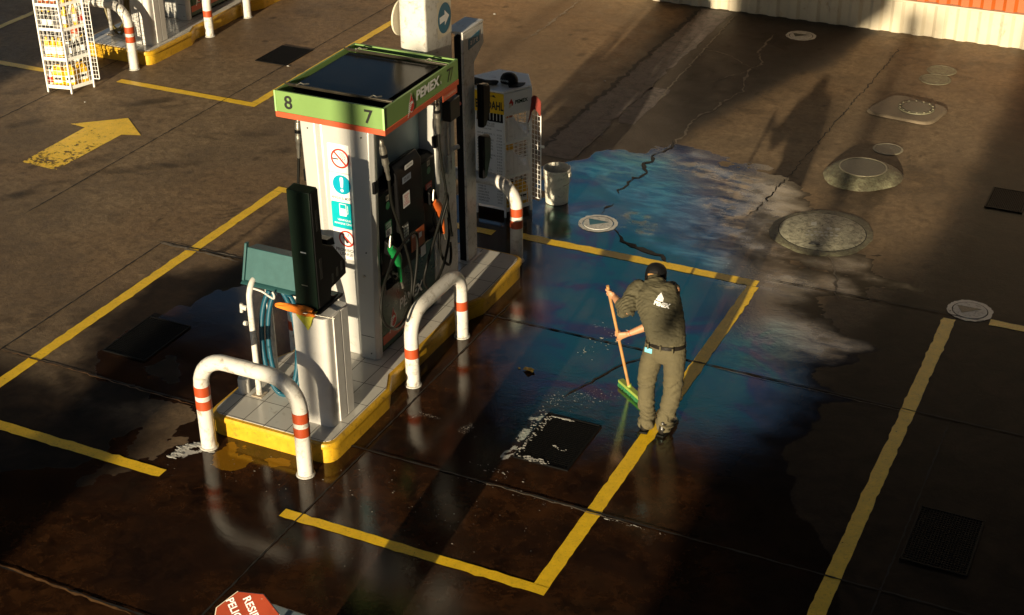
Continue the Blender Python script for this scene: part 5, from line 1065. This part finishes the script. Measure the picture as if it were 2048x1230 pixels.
def grate(cx, cy_, w_, d_, label, nx_=20, ny_=26):
    t = empty('drain_grate', (cx, cy_, 0), label, 'drain grate', 'rectangular iron drain grates'); x0, x1, y0, y1 = cx-w_/2, cx+w_/2, cy_-d_/2, cy_+d_/2
    obj('pit', MB().box((x0+.004, y0+.004, .0015), (x1-.004, y1-.004, .0035)), 'black_matte', t, smooth=False)
    f = MB()
    for a in (((x0, y0), (x1, y0+.018)), ((x0, y1-.018), (x1, y1)), ((x0, y0+.0182), (x0+.018, y1-.0182)), ((x1-.018, y0+.0182), (x1, y1-.0182))): f.box((*a[0], .0037), (*a[1], .014))
    obj('frame', f, 'grate', t, bevel=.002)
    g = MB(); 
    for k in range(1, nx_): xx = x0+.018+(w_-.036)*k/nx_; g.box((xx-.003, y0+.019, .0037), (xx+.003, y1-.019, .0125))
    for k in range(1, ny_): yy = y0+.018+(d_-.036)*k/ny_; g.box((x0+.019, yy-.0045, .0037), (x1-.019, yy+.0045, .0105))
    obj('bars', g, 'grate', t, smooth=False); return t
grate(-4.155, 9.43, .49, .72, 'iron drain grate edged with white foam in front of the sweeping person')
grate(-1.015, 9.44, .49, .72, 'iron drain grate in deep shadow at the lower right')
grate(-1.60, 15.75, .40, .56, 'small iron drain grate in shadow at the far right')
grate(-8.30, 9.38, .48, .70, 'iron drain grate half in shadow inside the left yellow bay line')
grate(-11.41, 16.46, .50, .68, 'iron drain grate in sunlight behind the pump at the top')
# ------------------------------------------------------------------ second island, top left
OX, OY = -7.17, 7.02
def far(o, label): return copy_tree(o, (o.location.x+OX, o.location.y+OY, o.location.z), None, label)
far(isl, 'tiled pump island with yellow kerb at the upper left'); far(pil, 'white pedestal on the upper left island'); far(pump, 'fuel pump at the top left, cut off by the frame')
far(hf, 'white hoop guard across the near end of the upper left island'); far(hr, 'white hoop guard on the right side of the upper left island'); far(hl, 'white hoop guard on the hidden left side of the upper left island'); far(colm, 'white column of the upper left island, mostly above the frame')
ah = empty('air_hose', (-13.75, 15.85, .19), 'dark olive air hose coiled over a stand on the upper left island', 'hose')
M['olive_hose'] = mat('olive_hose', (0.10, 0.075, 0.012), 0.4, var=0.2)
pp = loop(-13.72, .72, .20, .50, 15.83, 0, 0, 1000, .05, 110)
obj('coil', MB().tube([(x+.05*math.sin(k*.11), y+.0008*k, z+.04*math.sin(k*.07)) for k, (x, y, z) in enumerate(pp)], .02, 10), 'olive_hose', ah)
far(st, 'white tube stand holding the dark hose on the upper left island')
# ------------------------------------------------------------------ litter
def bit(c, s, m, label, cat='litter', z=.006):
    rnd = random.Random(int(c[0]*1000)); mb = MB(); n = 7
    P = [(c[0]+s*math.cos(2*math.pi*k/n)*rnd.uniform(.6, 1.1), c[1]+s*.7*math.sin(2*math.pi*k/n)*rnd.uniform(.6, 1.1)) for k in range(n)]
    mb.prism(P, z, z+s*.35, taper=.5); o = obj('litter', mb, m, None); tag(o, label, cat, 'small scraps of litter on the ground'); return o
D = lambda k: T['deb%d' % k][0]
lf = cloth('fallen_leaf', [[(D(0)[0]-.06, D(0)[1]-.0, .012), (D(0)[0], D(0)[1]-.035, .03), (D(0)[0]+.045, D(0)[1]-.02, .014)], [(D(0)[0]-.045, D(0)[1]+.03, .02), (D(0)[0], D(0)[1], .016), (D(0)[0]+.05, D(0)[1]+.01, .028)], [(D(0)[0]-.02, D(0)[1]+.04, .012), (D(0)[0]+.01, D(0)[1]+.035, .022), (D(0)[0]+.03, D(0)[1]+.03, .012)]], 'litter', None, th=.001, amp=.004)
tag(lf, 'crumpled yellow leaf lying on the wet ground between hoop and person', 'leaf')
bit(D(1), .016, 'litter', 'tiny yellow scrap just left of the crumpled leaf'); bit(D(2), .022, 'foam', 'white scrap on the dry ground right of the black cap')
bit(D(3), .022, 'foam', 'white scrap below the sunlit drain grate'); bit(D(5), .025, 'foam', 'white scrap on the ground right of the arrow sign column'); bit(D(7), .02, 'foam', 'white scrap on the ground in front of the yellow bottle rack')
# soap foam heaped at the foot of the front hoop
fm = MB(); rnd = random.Random(9)
def foam_run(path, n, w0, w1, r0, z=.003, flat=.14):
    for k in range(n):
        t_ = rnd.random(); q = t_*(len(path)-1); i_ = min(int(q), len(path)-2); a = Vector(path[i_]).lerp(Vector(path[i_+1]), q-i_)
        r_ = r0*rnd.uniform(.3, 1.1)*(1 if rnd.random() < .85 else 1.9); sp = w0+(w1-w0)*t_
        fm.lathe([(r_, .0), (r_*.9, r_*flat*.5), (r_*.5, r_*flat), (.0005, r_*flat*1.1)], (a.x+rnd.gauss(0, sp), a.y+rnd.gauss(0, sp*.6), z), 8, sx=rnd.uniform(.8, 2.2), sy=rnd.uniform(.5, 1.0))
F1 = [T['foam1'][0], T['foam1'][1], T['foam1'][3]]
foam_run(F1, 260, .010, .028, .011)
foam_run([(-6.80, 8.12), (-6.66, 8.10)], 50, .01, .01, .008)
foam_run([(-4.385, 9.10), (-4.37, 9.45), (-4.36, 9.76)], 70, .014, .014, .007, .0145)
foam_run([(-4.36, 9.74), (-4.16, 9.75)], 50, .008, .01, .008, .0145)
foam_run([(-4.35, 9.10), (-4.1, 9.10)], 60, .03, .02, .008, .0145)
foam_run([(-4.46, 9.30), (-4.44, 9.8)], 50, .02, .03, .006)
foam_run([(-4.15, 9.35), (-4.05, 9.30)], 14, .02, .02, .006, .0145)
foam_run([(-4.6, 8.9), (-4.1, 8.75)], 26, .06, .07, .004); foam_run([(-4.8, 8.66), (-3.7, 8.64)], 26, .03, .02, .004)
foam_run([(-4.5, 9.95), (-4.05, 10.25)], 160, .09, .07, .0028); foam_run([(-4.55, 10.8), (-4.4, 11.4)], 40, .08, .1, .006)
foam_run([(-3.55, 8.64), (-2.9, 8.63)], 30, .02, .012, .005); foam_run([(-5.1, 7.7), (-4.2, 8.4)], 60, .4, .3, .003); foam_run([(-6.6, 7.9), (-5.2, 8.3)], 50, .3, .3, .003)
tag(obj('soap_foam', fm, 'foam', None), None, None, kind='stuff')
# ------------------------------------------------------------------ hazard sign and bin at the bottom edge
sgc = Vector((-4.335, 5.375, 1.18)); toC = (Vector((0, 0, 7))-sgc).normalized(); nn = (toC*.8+Vector((0.1, -.15, .5))).normalized()
ux = rgt-rgt.dot(nn)*nn; ux.normalize(); uy = nn.cross(ux)
def rotd(a): 
    c_, s_ = math.cos(R(a)), math.sin(R(a)); X_ = ux*c_+uy*s_; return Matrix((X_, nn.cross(X_), nn)).transposed()
hz = empty('hazard_sign', tuple(sgc), 'red octagonal sign reading residuos peligrosos at the bottom edge', 'sign')
rm = rotd(0); oc = [(.195*math.cos(R(22.5+45*k-5)), .195*math.sin(R(22.5+45*k-5))) for k in range(8)]
M['sign_red'] = mat('faded_red_sign', (0.27, 0.036, 0.010), 0.5, var=0.15, scale=9, dirt=(0.5, 0.4, 0.3), dirt_amt=0.0)
obj('plate', MB().extr([rm @ Vector((x, y, 0))+sgc for x, y in oc], -nn*.006), 'sign_red', hz)
obj('rim', MB().extr([rm @ Vector((x*1.03, y*1.03, -.0065))+sgc for x, y in oc], -nn*.004), 'cream', hz)
tr_ = rotd(-63)
text('RESIDUOS', sgc+rm @ Vector((.055, .035, .0012)), .27, .048, 'front', 'white_sticker', hz, rot=tr_, bold=.02)
text('PELIGROSOS', sgc+rm @ Vector((-.035, .01, .0012)), .30, .048, 'front', 'white_sticker', hz, rot=tr_, bold=.02)
obj('post', MB().tube([sgc-nn*.02, (sgc.x-.02, sgc.y+.05, .6), (sgc.x-.02, sgc.y+.05, 0)], .02, 10), 'steel_dark', hz)
bn = empty('waste_bin', (-4.22, 5.78, 0), 'grey lidded waste bin behind the red hazard sign at the bottom edge', 'bin')
M['bin_grey'] = mat('blue_grey_bin', (0.20, 0.25, 0.28), 0.4, var=0.08)
P_ = round_poly([(-4.42, 5.58), (-4.02, 5.58), (-4.02, 6.0), (-4.42, 6.0)], [.04]*4, 4); P_ = [(x-.16, y-.08) for x, y in P_]
obj('body', MB().prism(P_, 0, .80, taper=1.0), 'bin_grey', bn, bevel=.006)
obj('lid', MB().prism(P_, .803, .86, taper=.92), 'bin_grey', bn, bevel=.012)
w2 = sgc+rm @ Vector((.175, -.06, -.09)); s2_ = empty('rusty_sign', tuple(w2), 'rusty red sign plate with thin yellow lines behind the octagonal hazard sign', 'sign')
obj('plate', MB().extr([rm @ Vector((x, y, 0))+w2 for x, y in rrect(.15, .20, .03)], -nn*.004), 'sign_red', s2_)
for q in (0, .018): obj('yellow_line', MB().extr([rm @ Vector((x, y, .0008))+w2 for x, y in ((-.045+q, -.02), (.04+q, .075), (.045+q, .072), (-.04+q, -.024))], nn*.0006), 'yellow_sign', s2_, smooth=False)
obj('post', MB().tube([w2-nn*.006, (w2.x, w2.y+.02, .8622)], .012, 8), 'steel_dark', s2_)
# ------------------------------------------------------------------ person sweeping
def remesh_obj(name, parts, voxel, m, parent, smooth_it=4, wr=None):
    mb = MB()
    for p in parts: mb.add(p.v, p.f)
    me = bpy.data.meshes.new(name); me.from_pydata(mb.v, [], mb.f)
    bm = bmesh.new(); bm.from_mesh(me); bmesh.ops.recalc_face_normals(bm, faces=bm.faces); bm.to_mesh(me); bm.free()
    tmp = bpy.data.objects.new('tmp', me); COL.objects.link(tmp)
    r = tmp.modifiers.new('r', 'REMESH'); r.mode = 'VOXEL'; r.voxel_size = voxel
    s = tmp.modifiers.new('s', 'SMOOTH'); s.factor = .5; s.iterations = smooth_it
    dg = bpy.context.evaluated_depsgraph_get(); dg.update()
    me2 = bpy.data.meshes.new_from_object(tmp.evaluated_get(dg)); bpy.data.objects.remove(tmp)
    nv = len(me2.vertices); co = np.zeros(nv*3); me2.vertices.foreach_get('co', co); co = co.reshape(-1, 3)
    no = np.zeros(nv*3); me2.vertices.foreach_get('normal', no); no = no.reshape(-1, 3)
    if wr is not None: co = wr(co, no)
    off = woff(parent); co2 = co-np.array([off.x, off.y, off.z])
    me2.vertices.foreach_set('co', co2.ravel()); me2.materials.clear(); me2.materials.append(M[m]); me2.update()
    me2.polygons.foreach_set('use_smooth', [True]*len(me2.polygons))
    o = bpy.data.objects.new(name, me2); COL.objects.link(o)
    if parent is not None: o.parent = parent
    return o, co, [tuple(p.vertices) for p in me2.polygons]
def limb(pts, rad, n=16, side=(1, 0, 0), sm=3):
    """lofted limb through points with (lateral, depth) radii, rounded ends"""
    P = smooth_path(pts, sm); rr_ = []
    for i in range(len(pts)-1):
        for k in range(sm):
            t = k/sm; a, b_ = rad[i], rad[i+1]; rr_.append((a[0]*(1-t)+b_[0]*t, a[1]*(1-t)+b_[1]*t))
    rr_.append(rad[-1])
    d0 = (P[0]-P[1]).normalized(); d1 = (P[-1]-P[-2]).normalized(); r0 = min(rr_[0]); r1 = min(rr_[-1])
    P = [P[0]+d0*r0*.75, P[0]+d0*r0*.45]+P+[P[-1]+d1*r1*.45, P[-1]+d1*r1*.75]
    rr_ = [(rr_[0][0]*.45, rr_[0][1]*.45), (rr_[0][0]*.85, rr_[0][1]*.85)]+rr_+[(rr_[-1][0]*.85, rr_[-1][1]*.85), (rr_[-1][0]*.45, rr_[-1][1]*.45)]
    return MB().tube(P, rr_, n, side=side)
def ball(c, rx, ry, rz, n=16):
    pr = [(math.sin(math.pi*k/n), -math.cos(math.pi*k/n)*rz) for k in range(n+1)]; pr[0] = (1e-4, -rz); pr[-1] = (1e-4, rz)
    mb = MB().lathe([(max(r, 1e-4), z) for r, z in pr], c, 20, sx=rx, sy=ry); return mb
# broom first: the hands close on its handle
HT, HB = Vector((-4.035, 10.15, 1.135)), Vector((-3.905, 10.39, .045)); ax = (HB-HT).normalized()
br_ = empty('broom', tuple(HB), 'wooden handled broom with a lime and green head held by the sweeping person', 'broom')
obj('handle', MB().tube([HT, HT.lerp(HB, .5), HB], .0135, 14), 'wood', br_)
M['lime'] = mat('lime_plastic', (0.24, 0.32, 0.06), 0.5); M['green_bristle'] = mat('green_bristles', (0.012, 0.13, 0.035), 0.7, var=.3, scale=60, bump=.6, bscale=300)
bd = Vector((.80, -.60, 0)).normalized(); bn_ = Vector((.60, .80, 0)); bc = HB+Vector((.045, -.035, -.0))
obj('socket', MB().tube([HB+Vector((0, 0, .04)), HB+Vector((0, 0, -.005))], [.018, .024], 12), 'lime', br_)
obj('block', MB().obox(bc+Vector((0, 0, .0)), bd*.20, bn_*.028, (0, 0, .014)), 'lime', br_, bevel=.006)
bb_ = MB(); rnd = random.Random(4)
for i in range(26):
    for j in range(4):
        p = bc+bd*(-.19+.38*i/25)+bn_*(-.02+.04*j/3)+Vector((0, 0, -.0145)); q = p+Vector((rnd.gauss(0, .006), rnd.gauss(0, .006), 0))-bn_*.012; q.z = .002
        bb_.tube([p, q], [.0065, .008], 5)
obj('bristles', bb_, 'green_bristle', br_, smooth=False)
pr_ = empty('person', (-3.49, 9.93, 0), 'person seen from behind in olive work shirt and khaki trousers, black cap, sweeping', 'person')
EL, WL = Vector((-3.80, 10.00, 1.035)), Vector((-3.985, 10.165, 1.045)); SL, SR = Vector((-3.785, 10.17, 1.175)), Vector((-3.475, 10.215, 1.195))
ER, WR = Vector((-3.56, 10.36, .85)), Vector((-3.885, 10.265, .655))
def hand(wrist, t_on, up_sign, thumb_up):
    """palm and five fingers closed round the handle"""
    c = HT.lerp(HB, t_on); w_ = (wrist-c); w_ = (w_-w_.dot(ax)*ax).normalized(); s = ax.cross(w_).normalized(); out = []
    # palm lies beside the handle, slightly behind it
    pc = c+w_*.030+s*up_sign*.012
    out.append(limb([wrist, wrist.lerp(pc, .5), pc, c+w_*.012+s*up_sign*.020], [(.024, .020), (.031, .019), (.038, .018), (.036, .014)], 14, side=ax, sm=3))
    for k in range(4):
        off = (k-1.5)*.0195; L_ = (250, 275, 262, 225)[k]; rf = (.0088, .0092, .0090, .0080)[k]; cc = c+ax*off; pts = []
        for q in range(9):
            a = R(60*up_sign*0+ (70-L_*q/8)*up_sign*1.0); rr2 = .0135+rf*.9
            pts.append(cc+(w_*math.cos(a)+s*math.sin(a))*rr2*(1.18 if q < 2 else 1.0)+ax*.003*q*(.3))
        out.append(MB().tube(pts, [rf*1.08]*3+[rf]*4+[rf*.92, rf*.7], 10))
    a0 = c+w_*.028-ax*.030*thumb_up+s*up_sign*.008
    out.append(MB().tube([a0, c+w_*.012-ax*.044*thumb_up+s*up_sign*.018, c-w_*.012-ax*.052*thumb_up+s*up_sign*.014, c-w_*.022-ax*.050*thumb_up-s*up_sign*.004], [.0125, .0115, .0100, .0078], 10))
    return out
HC = Vector((-3.68, 10.315, 1.205)); hd = Vector((-.10, .82, -.57)).normalized()   # face points forward and down
hup = (Vector((0, 0, 1))-Vector((0, 0, 1)).dot(hd)*hd).normalized(); hs_ = hd.cross(hup)
def hp(x, y, z): return HC+hs_*x+hd*y+hup*z
body = [limb([(-3.45, 9.99, .80), (-3.46, 10.0, .88), (-3.52, 10.07, 1.02), (-3.60, 10.15, 1.14), (-3.635, 10.19, 1.20)], [(.14, .09), (.135, .09), (.15, .10), (.155, .095), (.11, .07)], 20),
        limb([(-3.635, 10.185, 1.20), (-3.655, 10.235, 1.235), hp(0, -.02, -.05)], [(.07, .06), (.052, .052), (.055, .058)], 16),
        limb([hp(0, -.005, -.085), hp(0, .012, -.045), hp(0, 0, .0), hp(0, -.005, .05), hp(0, -.008, .085)], [(.045, .058), (.060, .075), (.072, .088), (.072, .086), (.050, .060)], 20, side=hs_),
        limb([hp(0, .05, -.075), hp(0, .068, -.085)], [(.028, .022), (.024, .018)], 12, side=hs_),
        limb([hp(0, .088, .012), hp(0, .108, -.018), hp(0, .098, -.028)], [(.009, .008), (.014, .010), (.016, .008)], 10, side=hs_),
        limb([hp(-.075, -.005, .015), hp(-.080, -.008, -.02)], [(.010, .018), (.008, .012)], 10, side=hs_), limb([hp(.075, -.005, .015), hp(.080, -.008, -.02)], [(.010, .018), (.008, .012)], 10, side=hs_),
        limb([hp(-.018, .086, -.050), hp(.018, .086, -.050)], [(.007, .007), (.007, .007)], 8, side=hd),
        limb([SL, EL, WL], [(.045, .045), (.038, .038), (.024, .026)], 16), limb([SR, ER, WR], [(.045, .045), (.038, .038), (.024, .026)], 16),
        limb([EL, EL.lerp(WL, .4), WL], [(.038, .036), (.036, .034), (.024, .022)], 16), limb([ER, ER.lerp(WR, .35), WR], [(.036, .036), (.036, .034), (.023, .022)], 16),
        limb([(-3.53, 10.0, .79), (-3.605, 9.99, .43), (-3.565, 9.925, .10)], [(.075, .08), (.05, .055), (.035, .04)], 16), limb([(-3.37, 10.0, .79), (-3.385, 9.99, .44), (-3.415, 9.945, .10)], [(.075, .08), (.05, .055), (.035, .04)], 16)]
body += hand(WL, .075, 1, 1)+hand(WR, .465, 1, -1)
bo, _, _ = remesh_obj('body', body, .0042, 'skin', pr_, 3)
for s in (-1, 1): obj('eye', ball(hp(.030*s, .082, .018), .011, .011, .009, 10), 'white_sticker', bo); obj('iris', ball(hp(.030*s, .0925, .018), .0045, .0035, .0045, 8), 'ink', bo)
M['hair'] = mat('black_hair', (0.012, 0.009, 0.007), 0.6, var=.3, scale=80, bump=.5, bscale=400)
remesh_obj('hair', [limb([hp(0, -.035, -.055), hp(0, -.025, -.01), hp(0, -.015, .03)], [(.060, .052), (.074, .070), (.075, .080)], 18, side=hs_)], .006, 'hair', bo, 2)
# cap with a dome, a brim and the arched gap over its strap
cm = MB().lathe([(1.0, -.012), (1.03, .020), (1.00, .055), (.88, .088), (.62, .110), (.30, .121), (.001, .124)], (0, 0, 0), 32, sx=.086, sy=.103)
cm.v = [tuple(hp(v[0], v[1]-.008, v[2]+.006)) for v in cm.v]; cap2 = obj('cap', cm, 'black_matte', bo)
br2 = obj('brim', MB().extr([hp(.082*math.cos(R(a)), .060+.05*math.sin(R(a)), .022) for a in range(0, 181, 15)]+[hp(.075*math.cos(R(a)), .085+.095*math.sin(R(a)), .010) for a in range(180, -1, -15)], -hup*.004), 'black_matte', cap2)
gp_ = [hp(.038*math.cos(R(a)), -.1165+.014*math.sin(R(a))**2, .026+.032*math.sin(R(a))) for a in range(0, 181, 20)]
ga = obj('strap_gap', MB().extr(gp_, hd*.02), 'hair', cap2)
st_ = obj('strap', MB().tube([hp(-.046, -.103, .012), hp(-.02, -.117, .014), hp(.02, -.117, .014), hp(.046, -.103, .012)], [(.008, .003)]*4, 8, side=hup), 'strap_gold' if 'strap_gold' in M else 'wood', cap2)
# clothes
def fold(seed, amp, stretch=(6, 6, 14), ridge=True, extra=None):
    def f(co, no):
        v = fbm(co[:, 0]*stretch[0]+co[:, 1]*4, co[:, 2]*stretch[2]+co[:, 1]*stretch[1], 1.0, 4, seed); v2 = fbm(co[:, 0]*3+7+co[:, 1]*5, co[:, 2]*4-co[:, 0]*6, 1.0, 3, seed+5)
        d = (-np.abs(v)*2.6+.3)*amp*1.5+v2*amp*2.0
        if extra is not None: d = d+extra(co)
        return co+no*d[:, None]
    return f
tors = limb([(-3.452, 9.985, .855), (-3.462, 9.995, .90), (-3.505, 10.045, 1.0), (-3.57, 10.11, 1.10), (-3.618, 10.165, 1.18), (-3.645, 10.20, 1.228)], [(.168, .120), (.164, .122), (.176, .128), (.186, .126), (.172, .110), (.092, .070)], 28, side=(1, .12, .05))
slv = [limb([SL+Vector((.03, 0, -.005)), SL.lerp(EL, .45)+Vector((-.008, 0, 0)), EL+Vector((-.002, -.012, -.008)), EL.lerp(WL, .25), EL.lerp(WL, .42)], [(.075, .078), (.074, .072), (.070, .066), (.062, .060), (.056, .052)], 20, side=(1, 0, .2)),
       limb([SR+Vector((-.03, 0, -.01)), SR.lerp(ER, .5), ER, ER.lerp(WR, .18)], [(.078, .078), (.070, .068), (.060, .058), (.055, .052)], 20)]
col_ = limb([(-3.645, 10.195, 1.215), (-3.66, 10.232, 1.240)], [(.075, .062), (.066, .060)], 18)
def shirt_f(co, no):
    c2_ = fold(11, .010, (9, 7, 16))(co, no)
    # creases gathered at the crook of the left arm and shoulder
    d = np.linalg.norm(co-np.array(EL), axis=1); g = np.exp(-(d/.12)**2); u = (co-np.array(EL)) @ np.array((WL-EL).normalized()+Vector((0, 0, .6)))
    c2_ += no*(g*.006*np.sin(u*190))[:, None]
    return c2_
so_, sco, sf = remesh_obj('shirt', [tors, col_]+slv, .0055, 'olive', pr_, 3, shirt_f)
obj('cuff', MB().tube([EL.lerp(WL, .36), EL.lerp(WL, .47)], [(.058, .054), (.055, .052)], 20, side=(1, 0, .2)), 'olive', so_)
hips = limb([(-3.45, 9.985, .845), (-3.45, 9.985, .79), (-3.45, 9.985, .74)], [(.165, .118), (.176, .130), (.172, .128)], 28, side=(1, 0, 0))
legL = limb([(-3.54, 9.985, .76), (-3.575, 9.98, .60), (-3.60, 9.985, .43), (-3.585, 9.955, .25), (-3.565, 9.925, .13), (-3.565, 9.915, .065)], [(.090, .118), (.090, .104), (.076, .084), (.068, .076), (.063, .072), (.066, .078)], 24)
legR = limb([(-3.362, 9.985, .76), (-3.368, 9.985, .60), (-3.375, 9.99, .43), (-3.39, 9.965, .25), (-3.41, 9.945, .13), (-3.412, 9.935, .065)], [(.090, .118), (.088, .104), (.076, .084), (.070, .076), (.063, .072), (.066, .078)], 24)
def trou(co, no):
    c2_ = fold(23, .008, (6, 6, 10))(co, no); z = co[:, 2]
    low = np.clip((.34-z)/.25, 0, 1); kn = np.exp(-((z-.44)/.07)**2)
    xx = np.where(co[:, 0] < -3.48, co[:, 0]+3.57, co[:, 0]+3.40)
    c2_ += no*((low*.009*np.sin(z*95+xx*50+co[:, 1]*30+fbm(co[:, 0]*12, z*8, 1, 3, 3)*16))+kn*.006*np.sin(z*80-xx*45+fbm(co[:, 0]*8, z*8, 1, 3, 9)*12))[:, None]
    return c2_
to_, tco, tf = remesh_obj('trousers', [hips, legL, legR], .0055, 'khaki', pr_, 3, trou)
M['belt'] = mat('black_belt', (0.012, 0.010, 0.008), 0.3, var=.2)
obj('belt', MB().tube([(-3.45, 9.985, .822), (-3.45, 9.985, .852)], [(.171, .125), (.169, .123)], 40, side=(1, 0, 0)), 'belt', to_)
from mathutils.bvhtree import BVHTree
tb_ = BVHTree.FromPolygons([tuple(v) for v in tco], tf); sb_ = BVHTree.FromPolygons([tuple(v) for v in sco], sf)
def wrap(mb, bvh, off=.002, d=Vector((0, 1, -.1))):
    out = MB(); vs = []
    for v in mb.v:
        h = bvh.ray_cast(Vector(v)-d.normalized()*.4, d.normalized()); vs.append(h[0]-d.normalized()*off if h[0] else Vector(v))
    out.add(vs, mb.f); return out
def dens(mb, n=2):
    me = bpy.data.meshes.new('d'); me.from_pydata(mb.v, [], mb.f); bm = bmesh.new(); bm.from_mesh(me); bmesh.ops.triangulate(bm, faces=bm.faces)
    for _ in range(n): bmesh.ops.subdivide_edges(bm, edges=[e for e in bm.edges if e.calc_length() > .008], cuts=1)
    bmesh.ops.triangulate(bm, faces=bm.faces); o = MB(); bm.verts.ensure_lookup_table(); o.add([v.co.copy() for v in bm.verts], [tuple(v.index for v in f.verts) for f in bm.faces]); bm.free(); bpy.data.meshes.remove(me); return o
lg = text_mb('PEMEX', (-3.505, 9.9, 1.165), .13, .028, 'front', bold=.06, rot=Matrix(((1, 0, 0), (0, 0, -1), (-.12, 1, 0))))
obj('back_lettering', wrap(dens(lg), sb_, .004), 'white_sticker', so_, smooth=False, fixn=False)
lg = MB().add([(-3.535+x, 9.9, 1.205+z) for x, z in ((-.028, -.012), (.03, -.022), (.03, .002), (.012, .022), (-.004, .036), (-.018, .016))], [tuple(range(6))])
obj('back_emblem', wrap(dens(lg, 3), sb_, .003), 'white_sticker', so_, smooth=False, fixn=False)
for x0, z0, w_, h_, nm_ in ((-3.60, .735, .10, .115, 'back_pocket'), (-3.40, .735, .10, .115, 'back_pocket')):
    lg = MB().add([(x0+x*w_, 9.8, z0+z*h_) for x, z in ((0, .15), (.5, 0), (1, .15), (1, 1), (0, 1))], [tuple(range(5))]); obj(nm_, wrap(dens(lg, 4), tb_, .0028), 'khaki', to_, smooth=True, fixn=False)
for x0 in (-3.555, -3.45, -3.345): obj('belt_loop', MB().box((x0-.006, 9.985-.138, .812), (x0+.006, 9.985-.120, .862)), 'khaki', to_, bevel=.002)
M['phone_blue'] = mat('pale_blue_case', (0.16, 0.50, 0.58), 0.4)
ph_ = obj('phone', MB().obox((-3.555, 9.868, .79), (.032, 0, -.003), (0, .005, 0), (.001, 0, .022)), 'phone_blue', None, bevel=.003); tag(ph_, 'pale blue phone sticking out of the left back trouser pocket', 'phone')
for x0, y0, a in ((-3.568, 9.90, 8), (-3.410, 9.915, -6)):
    ca, sa = math.cos(R(a)), math.sin(R(a)); F_ = lambda x, y, z: (x0+x*ca-y*sa, y0+x*sa+y*ca, z)
    sh = limb([F_(0, -.035, .052), F_(0, .02, .055), F_(0, .09, .048), F_(0, .165, .036), F_(0, .195, .032)], [(.036, .046), (.038, .050), (.040, .042), (.044, .030), (.036, .024)], 18, side=(ca, sa, 0))
    s_, _, _ = remesh_obj('shoe', [sh, limb([F_(0, -.01, .06), F_(0, -.005, .11)], [(.036, .045), (.038, .048)], 16, side=(ca, sa, 0))], .0045, 'leather', pr_, 3)
    so2 = [F_(x*.046, y, 0) for x, y in ((-.72, -.075), (.72, -.075), (.85, 0), (.85, .08), (1, .15), (.75, .22), (0, .235), (-.75, .22), (-1, .15), (-.85, .08), (-.85, 0))]
    obj('sole', MB().extr([(x, y, .0015) for x, y, z in so2], (0, 0, .018)), 'rubber', s_, bevel=.003)
M['bracelet'] = mat('red_bracelet', (0.6, 0.03, 0.01), 0.5)
wv_ = (WR-ER).normalized(); obj('bracelet', MB().tube([WR-wv_*.022, WR-wv_*.017], .0265, 20), 'bracelet', pr_)
